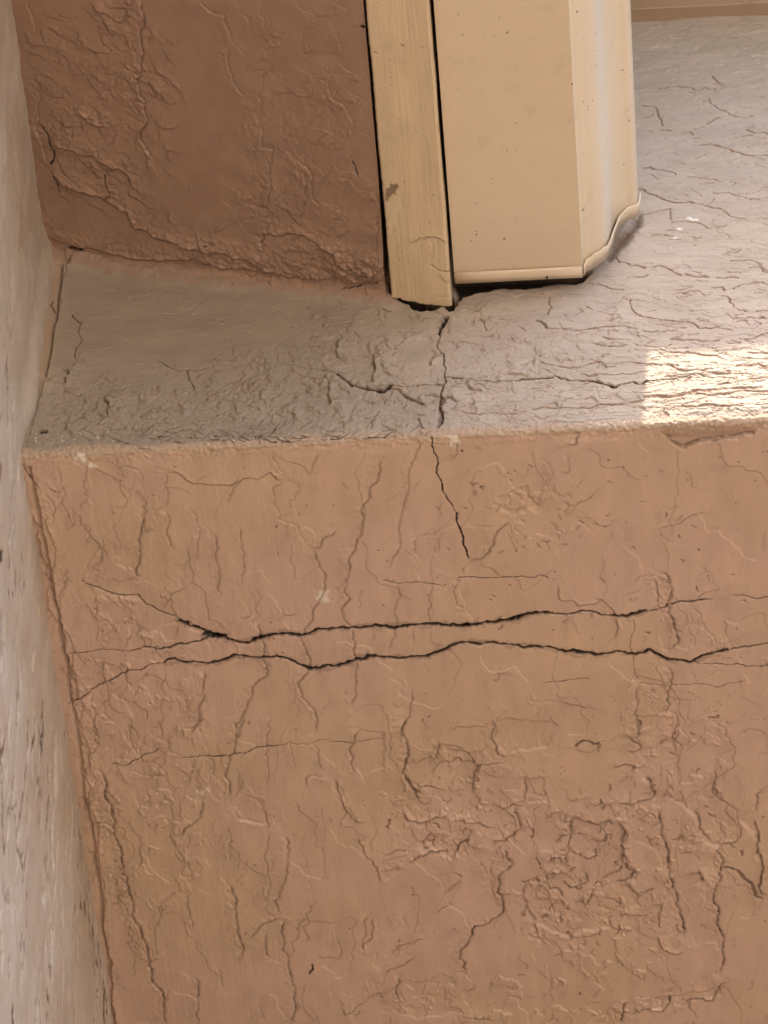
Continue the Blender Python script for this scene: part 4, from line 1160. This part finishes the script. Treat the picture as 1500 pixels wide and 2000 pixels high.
# ------------------------------------------------------------------ fascia board
fb = empty('fascia_board', (0.02, -0.01, pb[2]), 'narrow cream painted wood fascia board with ragged lower end, beside the gutter', 'board')
b0 = onW(767, 588); b1 = onW(884, 600)
bu = b1-b0; bw = np.linalg.norm(bu); bu /= bw; bn = np.cross(bu, NY); bn = bn if bn[2] > 0 else -bn
bO = b0 - bn*0.0025
def st_B(x, y):
    p = hit(x, y, bO, bn); return (p-bO)@bu, p[1]
F = Field(axis(0.0, bw, 0.00045, 0, 0), axis(-0.30, 0.0, 0.0006, 4.2, 0))
F.noises(); S, T = F.S, F.T
F.h += 0.00020*fbm(S, T, 0.0016, 0.05, 61, 2) + 0.00010*fbm(S, T, 0.0009, 0.02, 62, 2) + 0.0004*fbm(S, T, 0.02, 0.05, 63, 3)
F.h *= 1.0
# rounded arrises
ea = np.minimum(S, bw-S)
F.h -= 0.0012*(1-sst(0, 0.0014, ea)) 
apply_traced(F, """
P e u .7 4 | 720,625 800,590 890,540 1000,525 1100,540 1180,590 1210,640
P c 1.6 .6 .6 | 1010,880 1100,950 1235,985
2 w | 0,0 1,0 1,1
0 c 2 .5 .6 | 730,105 738,108
0 c 3 .5 1 | 783,90 790,92
P e u .5 3 | 1120,1020 1200,1090 1260,1120
P e d .6 3 | 1100,1285 1250,1300
P e l .5 3 | 1000,600 1020,700 1010,780
""", st_B, 0.001)
F.poly([np.array(st_B(*p)) for p in [(752, 378), (762, 368), (776, 364), (779, 371), (765, 390), (756, 402), (751, 400)]], -0.0007, red=0.9, dirt=0.05)
F.poly([np.array(st_B(*p)) for p in [(752, 403), (760, 400), (772, 388), (790, 392), (768, 460), (758, 470), (754, 430)]], -0.0003, soft=0.001, white=0.35)
scatter(F, st_B, (725, 0, 880, 590), 40, 0, 60, (.5, 3), lambda P: F.crack(P, 0.7*PXM, 0.0004, .6))
def posB(S, T, h):
    S, T = np.broadcast_arrays(S, T)
    # ragged ends and sides where the paint film bridges
    end = -0.0018 - 0.003*np.abs(fbm(S, S*0, 0.006, 1, 64, 4, .6)) - 0.0025*sst(0.020, 0.0, S)
    t0 = -0.30
    Tn = np.where(T > t0, t0 + (T-t0)*(end-t0)/(0-t0), T)
    side = 0.0007*fbm(T, T*0, 0.004, 1, 65, 4, .65)
    u = (S/bw-0.5)*2
    Sn = S + side*u*np.abs(u)**6 + 0.0006*fbm(T, T*0, 0.08, 1, 66, 2)
    base = bO[None, None, :]*np.array([1, 0, 1]) + Sn[..., None]*bu + Tn[..., None]*NY
    return base - h[..., None]*bn
build_grid('board_face', F, posB, M_BOARD, fb, skirt=(0, 0, 0.11))
del F

# ------------------------------------------------------------------ gutter
gut = empty('rain_gutter', (0.09, -0.3, 3.74), 'cream enamelled metal rain gutter with curved side and crimped end cap', 'gutter')
prof_px = [(889, 552), (1138, 541), (1143, 531), (1150, 527), (1158, 522), (1168, 516), (1178, 508), (1185, 500), (1190, 489), (1195, 476), (1199, 463), (1205, 450), (1214, 439), (1226, 430), (1240, 423), (1246, 417), (1249, 398)]
prof = np.array([onG(x, y)[[0, 2]] for x, y in prof_px])
prof[0, 1] = prof[1, 1] = 0.5*(prof[0, 1]+prof[1, 1])
def offset(P, d):
    out = []
    for i in range(len(P)):
        a = P[max(i-1, 0)]; b = P[min(i+1, len(P)-1)]
        t = (b-a)/np.linalg.norm(b-a); out.append(P[i]+d*np.array([t[1], -t[0]]))
    return np.array(out)
def densify(P, sharp=(0, 1, 2, 15), k=4):
    out = []
    n = len(P)
    for i in range(n-1):
        p0 = P[i-1] if i > 0 and i not in sharp else P[i]
        p3 = P[i+2] if i+2 < n and (i+1) not in sharp else P[i+1]
        p1, p2 = P[i], P[i+1]
        for j in range(k):
            t = j/k
            if i < 2: out.append(p1+(p2-p1)*t); continue
            out.append(0.5*((2*p1)+(-p0+p2)*t+(2*p0-5*p1+4*p2-p3)*t*t+(-p0+3*p1-3*p2+p3)*t**3))
    out.append(P[-1]); return np.array(out)
body = densify(offset(prof, -0.0008))
bot = body[0]
back = np.array([bot + (0, 0.095), bot + (0, 0.001)])
lipz = body[-1]
top = np.array([lipz + (-0.0035, 0.0025), lipz + (-0.010, 0.001)])
full = np.concatenate([back, body, top])
def extrude(name, P, ys, mat, parent, thick, jit=None, sharp_deg=28):
    V = []; Fc = []; n = len(P)
    for i, y in enumerate(ys):
        for j, (x, z) in enumerate(P):
            dx, dy, dz = jit(i, j, y) if jit else (0, 0, 0)
            V.append((x+dx, y+dy, z+dz))
        if i:
            for j in range(n-1):
                a = (i-1)*n+j; Fc.append((a, a+1, a+1+n, a+n))
    o = mesh_obj(name, V, Fc, mat, parent, smooth=True)
    o.data.set_sharp_from_angle(angle=R_(sharp_deg))
    so = o.modifiers.new('sheet', 'SOLIDIFY'); so.thickness = thick; so.offset = 0
    return o
ys = np.concatenate([np.linspace(-GAP-0.0022, -0.4, 60), np.linspace(-0.42, -4.45, 30)])
dent = lambda i, j, y: (0.0, 0.0, 0.0006*float(vnoise(np.array([[y]]), np.array([[full[j][0]]]), 0.12, 0.05, 81)[0, 0]))
tr = extrude('trough', full, ys, M_GUT, gut, 0.0006, dent)
ca = tr.data.attributes.new('chalk', 'FLOAT', 'POINT')
ck = np.exp(-((np.arange(len(full))-36)/7.0)**2)
ca.data.foreach_set('value', np.tile(ck, len(ys)).astype(np.float32))
# end cap: a plate with a flange folded back over the trough
cap = densify(offset(prof, 0.0003))
nb = 4*1                                       # points of the flat bottom
def cap_j(i, j, y):
    x = cap[j][0]
    if j <= nb:                                # bottom strip is deeper and slightly sprung
        back_ = [0.0, 0.0035, 0.0092][i]
        spring = [0, 0, -0.0005*math.exp(-((x-(cap[nb][0]*0.55+cap[0][0]*0.45))/0.014)**2)][i]
        return (0, -back_ , spring - 0.0002)
    u_ = (j-nb)/(len(cap)-1-nb)
    lobe = abs(math.sin(2.05*math.pi*u_))
    w = 0.0092 + 0.0036*lobe + 0.0004*math.sin(j*0.9)
    flare = 0.0003 + 0.0016*lobe
    return ([0, 0.0002, flare][i], [0, -w*0.5, -w][i], [0, 0, -flare*0.6][i])
V = []; Fc = []; n = len(cap)
for i in range(3):
    for j in range(n):
        d = cap_j(i, j, 0); V.append((cap[j][0]+d[0], -GAP+d[1], cap[j][1]+d[2]))
    if i:
        for j in range(n-1):
            a = (i-1)*n+j
            if j == nb: continue
            Fc.append((a, a+1, a+1+n, a+n))
fl = mesh_obj('end_cap', V, Fc, M_GUT, gut, smooth=True)
fl.data.set_sharp_from_angle(angle=R_(30))
so = fl.modifiers.new('sheet', 'SOLIDIFY'); so.thickness = 0.0006; so.offset = 1
# plate
pl = np.concatenate([cap, np.array([[cap[-1][0], cap[-1][1]+0.002], [cap[0][0], cap[-1][1]+0.002]])])
V = [(x, -GAP-0.0007, z) for x, z in pl] + [(x, -GAP-0.0013, z) for x, z in pl]
k = len(pl)
Fc = [tuple(range(k)), tuple(range(2*k-1, k-1, -1))] + [(i, (i+1) % k, k+(i+1) % k, k+i) for i in range(k)]
mesh_obj('end_plate', V, Fc, M_GUT, gut)

# ------------------------------------------------------------------ unseen eave slabs added to shape the shade, and an added light-blocking wall behind
roof = empty('upper_roof', (0.2, -1, Z_EAVE), 'brown upper roof eave just above the beam, beyond the top edge', 'roof')
box('eave_right', (X_CORN, -P_EAVE, Z_EAVE), (1.0, 0.5, Z_EAVE+0.09), M_EAVE, roof)
box('eave_left', (-1.6, -4.6, Z_EAVE), (X_CORN-0.0005, 0.5, Z_EAVE+0.093), M_EAVE, roof)
hw = box('house_wall', (-3.0, 0.91, 0), (3.2, 1.15, Z_EAVE-0.003), M_TRIM)
tag(hw, 'tan house wall behind the beam, below and beyond the picture', 'house wall')
